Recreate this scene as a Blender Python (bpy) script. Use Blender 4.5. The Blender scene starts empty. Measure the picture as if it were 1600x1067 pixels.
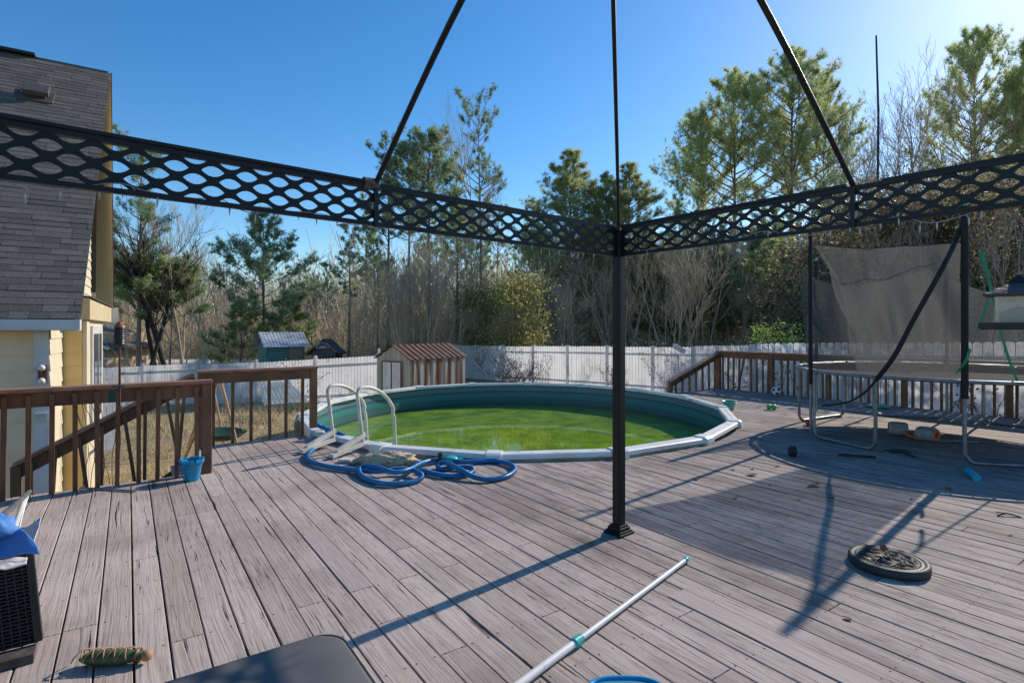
import bpy, math, random
import numpy as np
from mathutils import Vector, Matrix, noise
random.seed(7); RNG = np.random.default_rng(7)
PI = math.pi
SC = bpy.context.scene
COL = SC.collection
F, HZ, CH = 860.0, 513.0, 1.48          # focal length, horizon and eye height used to lay the place out

def at(x, y, z=0.0):                     # point of height z on a sight line
    D = F*(CH-z)/(y-HZ); return Vector(((x-800)/F*D, D, z))
def atd(x, y, D): return Vector(((x-800)/F*D, D, CH-(y-HZ)/F*D))
TH = math.atan2(600, 860)
EU = Vector((math.cos(TH), math.sin(TH), 0)); EV = Vector((-math.sin(TH), math.cos(TH), 0))
def uv(u, v, z=0.0): return EU*u + EV*v + Vector((0, 0, z))
def touv(p): return p.x*EU.x+p.y*EU.y, p.x*EV.x+p.y*EV.y

# ------------------------------------------------------------------ materials
def newmat(name):
    m = bpy.data.materials.new(name); m.use_nodes = True
    nt = m.node_tree; b = nt.nodes['Principled BSDF']
    return m, nt, nt.nodes, nt.links, b
def N(ns, t, **k):
    n = ns.new(t)
    for a, v in k.items(): setattr(n, a, v)
    return n
def ramp(ns, stops):
    r = ns.new('ShaderNodeValToRGB'); e = r.color_ramp.elements
    while len(e) < len(stops): e.new(0.5)
    for i, (p, c) in enumerate(stops):
        e[i].position = p; e[i].color = (c[0], c[1], c[2], 1) if not isinstance(c, float) else (c, c, c, 1)
    return r
def pm(name, c1, c2=None, scale=8.0, rough=0.6, bump=0.0, stretch=(1, 1, 1), metal=0.0, detail=5, spec=0.4, dirt=None, isl=0.0, p=(0.35, 0.68)):
    m, nt, ns, L, b = newmat(name)
    if c2 is None: c2 = tuple(x*0.82 for x in c1)
    tc = N(ns, 'ShaderNodeTexCoord'); mp = N(ns, 'ShaderNodeMapping'); mp.inputs['Scale'].default_value = stretch
    L.new(tc.outputs['Object'], mp.inputs[0])
    nz = N(ns, 'ShaderNodeTexNoise'); nz.inputs['Scale'].default_value = scale; nz.inputs['Detail'].default_value = detail
    L.new(mp.outputs[0], nz.inputs[0])
    r = ramp(ns, [(p[0], c2), (p[1], c1)]); L.new(nz.outputs[0], r.inputs[0])
    out = r.outputs[0]
    if dirt:
        n2 = N(ns, 'ShaderNodeTexNoise'); n2.inputs['Scale'].default_value = dirt[1]; n2.inputs['Detail'].default_value = 6
        L.new(tc.outputs['Object'], n2.inputs[0])
        r2 = ramp(ns, [(dirt[2], 0.0), (dirt[2]+0.15, 1.0)]); L.new(n2.outputs[0], r2.inputs[0])
        mx = N(ns, 'ShaderNodeMix', data_type='RGBA'); L.new(r2.outputs[0], mx.inputs[0]); L.new(out, mx.inputs[6]); mx.inputs[7].default_value = (*dirt[0], 1)
        out = mx.outputs[2]
    if isl:
        g = N(ns, 'ShaderNodeNewGeometry'); h = N(ns, 'ShaderNodeHueSaturation')
        mr = N(ns, 'ShaderNodeMapRange'); mr.inputs[3].default_value = 1-isl; mr.inputs[4].default_value = 1+isl
        L.new(g.outputs['Random Per Island'], mr.inputs[0]); L.new(mr.outputs[0], h.inputs['Value']); L.new(out, h.inputs['Color']); out = h.outputs[0]
    L.new(out, b.inputs['Base Color'])
    b.inputs['Roughness'].default_value = rough; b.inputs['Metallic'].default_value = metal; b.inputs['Specular IOR Level'].default_value = spec
    if bump:
        bp = N(ns, 'ShaderNodeBump'); bp.inputs['Strength'].default_value = bump; bp.inputs['Distance'].default_value = 0.01
        L.new(nz.outputs[0], bp.inputs['Height']); L.new(bp.outputs[0], b.inputs['Normal'])
    return m

def foliage_mat(name, stops, transl=0.5, rough=0.6):
    m, nt, ns, L, b = newmat(name)
    g = N(ns, 'ShaderNodeNewGeometry'); r = ramp(ns, stops); L.new(g.outputs['Random Per Island'], r.inputs[0])
    tc = N(ns, 'ShaderNodeTexCoord'); nz = N(ns, 'ShaderNodeTexNoise'); nz.inputs['Scale'].default_value = 0.9; nz.inputs['Detail'].default_value = 2
    L.new(tc.outputs['Object'], nz.inputs[0])
    oi = N(ns, 'ShaderNodeObjectInfo'); hs = N(ns, 'ShaderNodeHueSaturation')
    ad = N(ns, 'ShaderNodeMath', operation='MULTIPLY_ADD'); L.new(nz.outputs[0], ad.inputs[0]); ad.inputs[1].default_value = 0.8
    a2 = N(ns, 'ShaderNodeMath', operation='MULTIPLY_ADD'); L.new(oi.outputs['Random'], a2.inputs[0]); a2.inputs[1].default_value = 0.4; a2.inputs[2].default_value = 0.66
    L.new(a2.outputs[0], ad.inputs[2]); L.new(ad.outputs[0], hs.inputs['Value']); L.new(r.outputs[0], hs.inputs['Color'])
    L.new(hs.outputs[0], b.inputs['Base Color']); b.inputs['Roughness'].default_value = rough; b.inputs['Specular IOR Level'].default_value = 0.25
    t = N(ns, 'ShaderNodeBsdfTranslucent'); h2 = N(ns, 'ShaderNodeHueSaturation'); h2.inputs['Value'].default_value = 1.9; h2.inputs['Saturation'].default_value = .95; L.new(hs.outputs[0], h2.inputs['Color']); L.new(h2.outputs[0], t.inputs[0])
    mx = N(ns, 'ShaderNodeMixShader'); mx.inputs[0].default_value = transl
    L.new(b.outputs[0], mx.inputs[1]); L.new(t.outputs[0], mx.inputs[2]); L.new(mx.outputs[0], nt.nodes['Material Output'].inputs[0])
    return m

def deck_mat():
    m, nt, ns, L, b = newmat('weathered_deck_paint')
    tc = N(ns, 'ShaderNodeTexCoord'); g = N(ns, 'ShaderNodeNewGeometry')
    off = N(ns, 'ShaderNodeMath', operation='MULTIPLY'); off.inputs[1].default_value = 137.0; L.new(g.outputs['Random Per Island'], off.inputs[0])
    cb = N(ns, 'ShaderNodeCombineXYZ'); L.new(off.outputs[0], cb.inputs[1]); L.new(off.outputs[0], cb.inputs[0])
    va = N(ns, 'ShaderNodeVectorMath', operation='ADD'); L.new(tc.outputs['Object'], va.inputs[0]); L.new(cb.outputs[0], va.inputs[1])
    # slow waviness of the grain
    w = N(ns, 'ShaderNodeTexNoise'); w.inputs['Scale'].default_value = 1.0; w.inputs['Detail'].default_value = 2; mpw = N(ns, 'ShaderNodeMapping'); mpw.inputs['Scale'].default_value = (5.0, 1.1, 1); L.new(va.outputs[0], mpw.inputs[0]); L.new(mpw.outputs[0], w.inputs[0])
    ws = N(ns, 'ShaderNodeVectorMath', operation='SCALE'); ws.inputs[3].default_value = 0.07; L.new(w.outputs[1], ws.inputs[0])
    vb = N(ns, 'ShaderNodeVectorMath', operation='ADD'); L.new(va.outputs[0], vb.inputs[0]); L.new(ws.outputs[0], vb.inputs[1])
    mp = N(ns, 'ShaderNodeMapping'); mp.inputs['Scale'].default_value = (95, 2.2, 8); L.new(vb.outputs[0], mp.inputs[0])
    gr = N(ns, 'ShaderNodeTexNoise'); gr.inputs['Scale'].default_value = 1.0; gr.inputs['Detail'].default_value = 6; gr.inputs['Roughness'].default_value = 0.65; L.new(mp.outputs[0], gr.inputs[0])
    mp2 = N(ns, 'ShaderNodeMapping'); mp2.inputs['Scale'].default_value = (42, 1.1, 4); L.new(vb.outputs[0], mp2.inputs[0])
    ck = N(ns, 'ShaderNodeTexNoise'); ck.inputs['Scale'].default_value = 1.0; ck.inputs['Detail'].default_value = 7; ck.inputs['Roughness'].default_value = 0.6; L.new(mp2.outputs[0], ck.inputs[0])
    # base paint tone, per board
    rb = ramp(ns, [(0, (0.41, 0.330, 0.288)), (0.35, (0.470, 0.382, 0.335)), (0.7, (0.495, 0.402, 0.353)), (1, (0.545, 0.45, 0.398))]); L.new(g.outputs['Random Per Island'], rb.inputs[0])
    # grain tone
    rg = ramp(ns, [(0.30, 0.50), (0.46, 0.92), (0.7, 1.08)]); L.new(gr.outputs[0], rg.inputs[0])
    m1 = N(ns, 'ShaderNodeMix', data_type='RGBA', blend_type='MULTIPLY'); m1.inputs[0].default_value = 1; L.new(rb.outputs[0], m1.inputs[6]); L.new(rg.outputs[0], m1.inputs[7])
    # worn, bleached zones and mildewed streaks increase to the right
    sx = N(ns, 'ShaderNodeSeparateXYZ'); L.new(tc.outputs['Object'], sx.inputs[0])
    zone = N(ns, 'ShaderNodeMapRange'); zone.inputs[1].default_value = 0.6; zone.inputs[2].default_value = 4.0; zone.inputs[3].default_value = 0.0; zone.inputs[4].default_value = 1.0; L.new(sx.outputs[0], zone.inputs[0])
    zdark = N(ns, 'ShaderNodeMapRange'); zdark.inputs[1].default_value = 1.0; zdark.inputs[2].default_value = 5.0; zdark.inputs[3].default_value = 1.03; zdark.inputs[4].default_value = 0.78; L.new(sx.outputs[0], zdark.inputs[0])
    mp3 = N(ns, 'ShaderNodeMapping'); mp3.inputs['Scale'].default_value = (7, 1.0, 1); L.new(va.outputs[0], mp3.inputs[0])
    wr = N(ns, 'ShaderNodeTexNoise'); wr.inputs['Scale'].default_value = 1.0; wr.inputs['Detail'].default_value = 6; wr.inputs['Roughness'].default_value = .62; L.new(mp3.outputs[0], wr.inputs[0])
    rl = ramp(ns, [(0.44, 0.0), (0.6, 1.0)]); L.new(wr.outputs[0], rl.inputs[0])
    k1 = N(ns, 'ShaderNodeMath', operation='MULTIPLY'); L.new(rl.outputs[0], k1.inputs[0]); L.new(zone.outputs[0], k1.inputs[1])
    k1b = N(ns, 'ShaderNodeMath', operation='MULTIPLY'); L.new(k1.outputs[0], k1b.inputs[0]); k1b.inputs[1].default_value = .75
    m2 = N(ns, 'ShaderNodeMix', data_type='RGBA'); L.new(k1b.outputs[0], m2.inputs[0]); L.new(m1.outputs[2], m2.inputs[6]); m2.inputs[7].default_value = (0.46, 0.38, 0.335, 1)
    rd = ramp(ns, [(0.38, 1.0), (0.52, 0.0)]); L.new(wr.outputs[0], rd.inputs[0])
    k2 = N(ns, 'ShaderNodeMath', operation='MULTIPLY'); L.new(rd.outputs[0], k2.inputs[0]); L.new(zone.outputs[0], k2.inputs[1])
    k2b = N(ns, 'ShaderNodeMath', operation='MULTIPLY'); L.new(k2.outputs[0], k2b.inputs[0]); k2b.inputs[1].default_value = .8
    m3 = N(ns, 'ShaderNodeMix', data_type='RGBA'); L.new(k2b.outputs[0], m3.inputs[0]); L.new(m2.outputs[2], m3.inputs[6]); m3.inputs[7].default_value = (0.21, 0.17, 0.15, 1)
    # big soft stains
    st = N(ns, 'ShaderNodeTexNoise'); st.inputs['Scale'].default_value = 0.9; st.inputs['Detail'].default_value = 9; st.inputs['Roughness'].default_value = 0.62; L.new(tc.outputs['Object'], st.inputs[0])
    rs = ramp(ns, [(0.38, 0.74), (0.5, 0.95), (0.62, 1.06)]); L.new(st.outputs[0], rs.inputs[0])
    m4 = N(ns, 'ShaderNodeMix', data_type='RGBA', blend_type='MULTIPLY'); m4.inputs[0].default_value = 1; L.new(m3.outputs[2], m4.inputs[6]); L.new(rs.outputs[0], m4.inputs[7])
    # checks (thin dark cracks)
    rc = ramp(ns, [(0.335, 1.0), (0.372, 0.0)]); L.new(ck.outputs[0], rc.inputs[0])
    m5 = N(ns, 'ShaderNodeMix', data_type='RGBA'); L.new(rc.outputs[0], m5.inputs[0]); L.new(m4.outputs[2], m5.inputs[6]); m5.inputs[7].default_value = (0.035, 0.027, 0.025, 1)
    # nail heads: two per board on every joist
    P = 0.1425
    def mth(op, a, bb=None, c=None):
        n = N(ns, 'ShaderNodeMath', operation=op)
        for i, q in enumerate((a, bb, c)):
            if q is None: continue
            if isinstance(q, (int, float)): n.inputs[i].default_value = q
            else: L.new(q, n.inputs[i])
        return n.outputs[0]
    fu = mth('FLOORED_MODULO', mth('SUBTRACT', sx.outputs[0], 0.02), P)
    du = mth('SUBTRACT', mth('ABSOLUTE', mth('SUBTRACT', fu, P/2)), 0.044)
    dv = mth('SUBTRACT', mth('FLOORED_MODULO', sx.outputs[1], 0.406), 0.203)
    dd = mth('SQRT', mth('ADD', mth('MULTIPLY', du, du), mth('MULTIPLY', dv, dv)))
    nn = mth('LESS_THAN', dd, 0.0052)
    mp4 = N(ns, 'ShaderNodeMapping'); mp4.inputs['Scale'].default_value = (55, 5.5, 8); L.new(va.outputs[0], mp4.inputs[0])
    pit = N(ns, 'ShaderNodeTexNoise'); pit.inputs['Scale'].default_value = 1.0; pit.inputs['Detail'].default_value = 5; pit.inputs['Roughness'].default_value = .7; L.new(mp4.outputs[0], pit.inputs[0])
    rp = ramp(ns, [(0.36, 1.0), (0.46, 0.0)]); L.new(pit.outputs[0], rp.inputs[0])
    zz = mth('MULTIPLY_ADD', zone.outputs[0], 0.6, 0.22)
    m5b = N(ns, 'ShaderNodeMix', data_type='RGBA'); L.new(mth('MULTIPLY', rp.outputs[0], zz), m5b.inputs[0]); L.new(m5.outputs[2], m5b.inputs[6]); m5b.inputs[7].default_value = (0.085, 0.07, 0.068, 1)
    m5 = m5b
    m6 = N(ns, 'ShaderNodeMix', data_type='RGBA'); L.new(nn, m6.inputs[0]); L.new(m5.outputs[2], m6.inputs[6]); m6.inputs[7].default_value = (0.045, 0.03, 0.027, 1)
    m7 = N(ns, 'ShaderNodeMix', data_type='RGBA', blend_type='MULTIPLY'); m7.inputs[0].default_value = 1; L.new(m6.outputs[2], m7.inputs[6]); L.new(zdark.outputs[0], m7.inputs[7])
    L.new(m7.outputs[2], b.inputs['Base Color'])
    b.inputs['Roughness'].default_value = 0.78; b.inputs['Specular IOR Level'].default_value = 0.15
    hsum = mth('ADD', mth('MULTIPLY', gr.outputs[0], 1.0), mth('MULTIPLY', rc.outputs[0], -0.9))
    bp = N(ns, 'ShaderNodeBump'); bp.inputs['Strength'].default_value = 0.6; bp.inputs['Distance'].default_value = 0.006
    L.new(hsum, bp.inputs['Height']); L.new(bp.outputs[0], b.inputs['Normal'])
    return m

def liner_mat():
    m, nt, ns, L, b = newmat('pool_liner')
    uvn = N(ns, 'ShaderNodeTexCoord'); sx = N(ns, 'ShaderNodeSeparateXYZ'); L.new(uvn.outputs['UV'], sx.inputs[0])
    def mth(op, a, bb=None, c=None):
        n = N(ns, 'ShaderNodeMath', operation=op)
        for i, q in enumerate((a, bb, c)):
            if q is None: continue
            if isinstance(q, (int, float)): n.inputs[i].default_value = q
            else: L.new(q, n.inputs[i])
        return n.outputs[0]
    U, V = sx.outputs[0], sx.outputs[1]     # U metres round the wall, V metres below the rim
    base = ramp(ns, [(0.0, (0.010, 0.045, 0.085)), (0.22, (0.012, 0.06, 0.10)), (0.25, (0.03, 0.21, 0.21)), (0.33, (0.025, 0.17, 0.165)), (0.36, (0.01, 0.085, 0.075)), (1.0, (0.006, 0.05, 0.04))])
    L.new(V, base.inputs[0])
    lines = None
    for ph in (0.0, 0.333, 0.667):
        z = mth('ABSOLUTE', mth('SUBTRACT', mth('MULTIPLY', mth('FRACT', mth('ADD', mth('DIVIDE', U, 0.34), ph)), 2.0), 1.0))
        for (c0, amp) in ((0.075, 0.10), (0.36, 0.12)):
            d = mth('ABSOLUTE', mth('SUBTRACT', mth('SUBTRACT', V, c0), mth('MULTIPLY', z, amp)))
            l = mth('LESS_THAN', d, 0.017)
            if c0 > .3: l = mth('MULTIPLY', l, 0.35)
            lines = l if lines is None else mth('MAXIMUM', lines, l)
    for c in (0.03, 0.05, 0.205, 0.225, 0.34):
        l = mth('MULTIPLY', mth('LESS_THAN', mth('ABSOLUTE', mth('SUBTRACT', V, c)), 0.005), 0.5)
        lines = mth('MAXIMUM', lines, l)
    mx = N(ns, 'ShaderNodeMix', data_type='RGBA'); L.new(mth('MULTIPLY', lines, 0.75), mx.inputs[0]); L.new(base.outputs[0], mx.inputs[6]); mx.inputs[7].default_value = (0.16, 0.30, 0.33, 1)
    L.new(mx.outputs[2], b.inputs['Base Color']); b.inputs['Roughness'].default_value = 0.42
    return m

def water_mat():
    m, nt, ns, L, b = newmat('algae_water')
    tc = N(ns, 'ShaderNodeTexCoord')
    n1 = N(ns, 'ShaderNodeTexNoise'); n1.inputs['Scale'].default_value = 2.2; n1.inputs['Detail'].default_value = 12; n1.inputs['Roughness'].default_value = .68; L.new(tc.outputs['Object'], n1.inputs[0])
    r = ramp(ns, [(0.36, (0.09, 0.185, 0.008)), (0.5, (0.165, 0.29, 0.014)), (0.66, (0.26, 0.38, 0.028))]); L.new(n1.outputs[0], r.inputs[0])
    L.new(r.outputs[0], b.inputs['Base Color'])
    b.inputs['IOR'].default_value = 1.5; b.inputs['Specular IOR Level'].default_value = 1.0
    rr = ramp(ns, [(0.55, 0.004), (0.75, 0.06)]); n2 = N(ns, 'ShaderNodeTexNoise'); n2.inputs['Scale'].default_value = 2.5; n2.inputs['Detail'].default_value = 9; n2.inputs['Roughness'].default_value = .75
    L.new(tc.outputs['Object'], n2.inputs[0]); L.new(n2.outputs[0], rr.inputs[0]); L.new(rr.outputs[0], b.inputs['Roughness'])
    n3 = N(ns, 'ShaderNodeTexNoise'); n3.inputs['Scale'].default_value = 7; n3.inputs['Detail'].default_value = 3; L.new(tc.outputs['Object'], n3.inputs[0])
    bp = N(ns, 'ShaderNodeBump'); bp.inputs['Strength'].default_value = 0.04; bp.inputs['Distance'].default_value = 0.02; L.new(n3.outputs[0], bp.inputs['Height']); L.new(bp.outputs[0], b.inputs['Normal'])
    return m

def clear_mat(name, col, fac, rough=0.5, scale=None):       # thin see-through sheet: net, plastic
    m, nt, ns, L, b = newmat(name)
    b.inputs['Base Color'].default_value = (*col, 1); b.inputs['Roughness'].default_value = rough
    t = N(ns, 'ShaderNodeBsdfTransparent'); mx = N(ns, 'ShaderNodeMixShader'); mx.inputs[0].default_value = fac
    if scale:
        tl = N(ns, 'ShaderNodeBsdfTranslucent'); tl.inputs[0].default_value = (*[min(1, c*1.6) for c in col], 1)
        m2 = N(ns, 'ShaderNodeMixShader'); m2.inputs[0].default_value = 0.45; L.new(b.outputs[0], m2.inputs[1]); L.new(tl.outputs[0], m2.inputs[2])
        tc = N(ns, 'ShaderNodeTexCoord'); nz = N(ns, 'ShaderNodeTexNoise'); nz.inputs['Scale'].default_value = scale; nz.inputs['Detail'].default_value = 6; nz.inputs['Roughness'].default_value = .8
        L.new(tc.outputs['Object'], nz.inputs[0])
        r = ramp(ns, [(0.35, fac-0.17), (0.68, fac+0.28)]); L.new(nz.outputs[0], r.inputs[0]); L.new(r.outputs[0], mx.inputs[0])
        L.new(t.outputs[0], mx.inputs[1]); L.new(m2.outputs[0], mx.inputs[2])
    else:
        L.new(t.outputs[0], mx.inputs[1]); L.new(b.outputs[0], mx.inputs[2])
    L.new(mx.outputs[0], nt.nodes['Material Output'].inputs[0])
    return m

M = dict(
 deck=deck_mat(), liner=liner_mat(), water=water_mat(),
 deck_under=pm('deck_framing', (0.05, 0.035, 0.028)),
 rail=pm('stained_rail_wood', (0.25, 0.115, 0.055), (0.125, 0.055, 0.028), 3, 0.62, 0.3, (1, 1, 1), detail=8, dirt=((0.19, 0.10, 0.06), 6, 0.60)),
 railcap=pm('sunlit_worn_cap', (0.46, 0.22, 0.125), (0.27, 0.12, 0.07), 4, 0.6, 0.4, detail=9, dirt=((0.30, 0.17, 0.11), 9, 0.58)),  # mottled cap wood, its sunlit look put into a lighter orange
 post_black=pm('black_powder_coat', (0.012, 0.0105, 0.011), (0.007, 0.0065, 0.007), 5, 0.42, 0.05, spec=0.35),
 black=pm('black_plastic', (0.022, 0.022, 0.024), (0.012, 0.012, 0.013), 12, 0.5),
 vinyl=pm('white_vinyl', (0.80, 0.80, 0.82), (0.68, 0.67, 0.67), 1.3, 0.5, 0.05, detail=8, dirt=((0.33, 0.30, 0.26), 2.2, 0.60), isl=0.05),
 vinyl2=pm('white_rail_vinyl', (0.76, 0.75, 0.73), (0.62, 0.61, 0.58), 3, 0.42, 0.05, dirt=((0.42, 0.38, 0.32), 5, 0.60)),
 poolwall=pm('stained_pool_wall', (0.6, 0.57, 0.48), (0.34, 0.27, 0.18), 3, 0.5, 0.1, detail=9),
 shingle=pm('asphalt_shingle', (0.140, 0.126, 0.108), (0.092, 0.082, 0.072), 40, 0.9, 0.5, isl=0.24, dirt=((0.05, 0.045, 0.043), 0.7, 0.62)),
 cream=pm('sunlit_cream_siding', (0.70, 0.62, 0.45), (0.62, 0.54, 0.38), 3, 0.6, 0.1),  # house siding on sun-facing walls, the sunlight painted into a paler tone
 soffit=pm('pale_yellow_soffit', (0.60, 0.50, 0.31), (0.54, 0.44, 0.27), 2, 0.6),
 yellow=pm('shaded_ochre_siding', (0.80, 0.58, 0.25), (0.72, 0.51, 0.2), 3, 0.65, 0.1),  # same siding facing the deck, shade and warm bounce painted into the colour
 tan=pm('shaded_tan_siding', (0.80, 0.59, 0.39), (0.72, 0.52, 0.34), 3, 0.65, 0.1),  # same siding on the near wall, its shaded tone kept as a colour
 trim=pm('white_trim', (0.66, 0.64, 0.64), (0.54, 0.52, 0.52), 3, 0.5),
 glass=pm('dark_window_glass', (0.09, 0.11, 0.12), (0.05, 0.06, 0.07), 2, 0.08, spec=0.9),
 steel=pm('galvanised_tube', (0.27, 0.29, 0.30), (0.17, 0.18, 0.19), 14, 0.42, 0.05, metal=0.65),
 foam=pm('black_foam_sleeve', (0.018, 0.018, 0.020), (0.010, 0.010, 0.012), 30, 0.75, 0.3),
 net=clear_mat('enclosure_net', (0.078, 0.078, 0.076), 0.66, 0.7, scale=55.0),
 mat_black=pm('jumping_mat', (0.035, 0.035, 0.035), (0.02, 0.02, 0.02), 20, 0.95, spec=0.08),
 pad=pm('worn_pale_pad', (0.30, 0.36, 0.36), (0.06, 0.12, 0.13), 9, 0.6, 0.4, detail=8),
 green_web=pm('green_webbing', (0.03, 0.28, 0.12), (0.02, 0.2, 0.08), 20, 0.7),
 teal=pm('teal_plastic', (0.03, 0.42, 0.42), (0.02, 0.34, 0.35), 10, 0.35),
 mint=pm('mint_plastic', (0.10, 0.50, 0.38), (0.08, 0.42, 0.32), 10, 0.4),
 blue_pail=pm('blue_plastic', (0.015, 0.30, 0.55), (0.012, 0.24, 0.46), 10, 0.35),
 hose=pm('blue_hose', (0.012, 0.19, 0.42), (0.010, 0.14, 0.33), 9, 0.36, 0.0, spec=0.5),
 burlap=pm('burlap', (0.66, 0.53, 0.36), (0.42, 0.30, 0.18), 26, 0.9, 0.9, dirt=((0.05, 0.12, 0.06), 9, 0.66)),
 ladder=pm('aged_white_resin', (0.70, 0.67, 0.60), (0.52, 0.48, 0.40), 5, 0.45, 0.1, dirt=((0.30, 0.24, 0.16), 9, 0.62)),
 alu=pm('white_pole', (0.74, 0.73, 0.71), (0.62, 0.6, 0.58), 6, 0.35, dirt=((0.35, 0.33, 0.3), 14, 0.64)),
 vinylcover=pm('dark_vinyl_cover', (0.125, 0.12, 0.115), (0.09, 0.087, 0.084), 2.2, 0.5, 0.25, detail=7),
 iron=pm('cast_resin', (0.050, 0.051, 0.050), (0.034, 0.036, 0.037), 18, 0.58, 0.2, spec=0.25),
 wicker=pm('black_wicker', (0.016, 0.018, 0.018), (0.008, 0.009, 0.009), 30, 0.35, 0.3, spec=0.6),
 bluecloth=pm('blue_cloth', (0.09, 0.26, 0.60), (0.07, 0.21, 0.52), 5, 0.7, 0.2),
 rust=pm('rusty_roof', (0.17, 0.075, 0.05), (0.075, 0.035, 0.026), 5, 0.75, 0.3, detail=8),
 teal_wood=pm('teal_boards', (0.14, 0.29, 0.26), (0.09, 0.20, 0.18), 3, 0.7, 0.1),
 tin=pm('corrugated_tin', (0.62, 0.62, 0.63), (0.42, 0.42, 0.43), 3, 0.5, 0.1, metal=0.1, dirt=((0.20, 0.10, 0.06), 3, 0.62)),
 graywood=pm('gray_shake', (0.11, 0.105, 0.10), (0.06, 0.056, 0.055), 4, 0.8, 0.2),
 pole_wood=pm('pale_pole_wood', (0.42, 0.29, 0.17), (0.32, 0.21, 0.12), 6, 0.7),
 bark=pm('pine_bark', (0.30, 0.21, 0.155), (0.15, 0.105, 0.08), 3.0, 0.9, 0.8, (4, 4, 1), detail=6),
 bark_dark=pm('dark_bark', (0.05, 0.038, 0.032), (0.025, 0.02, 0.017), 3, 0.9, 0.6, (4, 4, 1)),
 bark_pale=pm('pale_bark', (0.62, 0.49, 0.35), (0.42, 0.32, 0.22), 2.5, 0.85, 0.3, (3, 3, 1)),
 bark_grey=pm('grey_bark', (0.42, 0.31, 0.22), (0.24, 0.175, 0.125), 2.5, 0.85, 0.3, (3, 3, 1)),
 copper=pm('copper_cap', (0.30, 0.12, 0.07), (0.2, 0.07, 0.04), 9, 0.5, metal=0.4),
 bronze=pm('bronze', (0.16, 0.075, 0.045), (0.1, 0.045, 0.03), 9, 0.5, metal=0.4),
 white_glass=pm('frosted_bulb', (0.75, 0.72, 0.68), (0.66, 0.62, 0.58), 9, 0.3),
 acrylic=clear_mat('clear_acrylic', (0.62, 0.62, 0.58), 0.34, 0.15),
 slate=pm('dark_slate', (0.10, 0.085, 0.08), (0.05, 0.045, 0.045), 25, 0.7, 0.5),
 leafdry=pm('dry_leaf', (0.40, 0.22, 0.14), (0.22, 0.11, 0.07), 30, 0.8),
 red=pm('red_plastic', (0.5, 0.03, 0.05), None, 10, 0.4), lime=pm('lime_plastic', (0.06, 0.5, 0.12), None, 10, 0.4),
 orange=pm('orange_fabric', (0.62, 0.17, 0.05), (0.5, 0.12, 0.04), 20, 0.7), greyfab=pm('grey_print_fabric', (0.42, 0.40, 0.40), (0.2, 0.19, 0.2), 34, 0.8),
 cyan=pm('cyan_foam', (0.0, 0.40, 0.60), None, 10, 0.6), olive=pm('olive_rubber', (0.06, 0.13, 0.05), (0.04, 0.09, 0.035), 9, 0.45),
 tanlace=pm('tan_lace', (0.42, 0.24, 0.13), None, 20, 0.7), ball_white=pm('ball_white', (0.72, 0.72, 0.74), None, 20, 0.4),
 bulb_wire=pm('pale_light_cord', (0.42, 0.43, 0.38), (0.3, 0.31, 0.27), 30, 0.5), bulb=pm('clear_mini_bulb', (0.5, 0.52, 0.52), None, 30, 0.15),
 jute=pm('jute_tie', (0.2, 0.17, 0.14), (0.1, 0.08, 0.07), 60, 0.9, 0.4), dgreen=pm('dark_green_nylon', (0.012, 0.06, 0.045), None, 9, 0.6),
 swingmat=pm('saucer_seat', (0.01, 0.05, 0.04), None, 9, 0.6), yel=pm('yellow_plastic', (0.6, 0.42, 0.08), None, 9, 0.5),
 needles=foliage_mat('pine_needles', [(0, (0.12, 0.165, 0.075)), (0.5, (0.19, 0.240, 0.105)), (1, (0.29, 0.33, 0.15))]),
 needles_blue=foliage_mat('cool_pine_needles', [(0, (0.09, 0.135, 0.085)), (0.6, (0.15, 0.205, 0.115)), (1, (0.23, 0.28, 0.14))]),
 needles_warm=foliage_mat('warm_pine_needles', [(0, (0.15, 0.185, 0.08)), (0.5, (0.23, 0.265, 0.11)), (1, (0.35, 0.36, 0.16))]),  # lighter, yellower green than the other needles
 leafy=foliage_mat('evergreen_leaves', [(0, (0.08, 0.14, 0.03)), (0.6, (0.17, 0.26, 0.05)), (1, (0.30, 0.36, 0.08))]),
 yleaf=foliage_mat('yellow_green_leaves', [(0, (0.10, 0.10, 0.035)), (0.6, (0.17, 0.165, 0.055)), (1, (0.27, 0.24, 0.09))]),
 vineleaf=foliage_mat('dark_vine_leaves', [(0, (0.045, 0.038, 0.027)), (0.5, (0.10, 0.08, 0.052)), (0.75, (0.18, 0.115, 0.07)), (0.80, (0.10, 0.12, 0.05)), (1, (0.17, 0.19, 0.08))]),
 brush=foliage_mat('winter_brush', [(0, (0.18, 0.14, 0.10)), (0.35, (0.36, 0.275, 0.195)), (0.62, (0.50, 0.39, 0.27)), (0.8, (0.50, 0.32, 0.19)), (0.86, (0.18, 0.23, 0.08)), (1, (0.30, 0.33, 0.12))], 0.45),
 farwood=foliage_mat('far_woods', [(0, (0.20, 0.185, 0.16)), (0.4, (0.33, 0.285, 0.23)), (0.65, (0.42, 0.34, 0.25)), (0.8, (0.19, 0.235, 0.14)), (1, (0.27, 0.32, 0.17))], 0.45),
 straw=foliage_mat('dry_grass', [(0, (0.24, 0.18, 0.10)), (0.5, (0.44, 0.34, 0.19)), (0.85, (0.58, 0.46, 0.28)), (0.9, (0.10, 0.14, 0.04)), (1, (0.16, 0.20, 0.06))], 0.3),
 ground=pm('dry_lawn', (0.36, 0.275, 0.16), (0.22, 0.165, 0.09), 0.7, 0.95, 0.6, detail=10, dirt=((0.09, 0.11, 0.04), 0.9, 0.60)),
)

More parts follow.
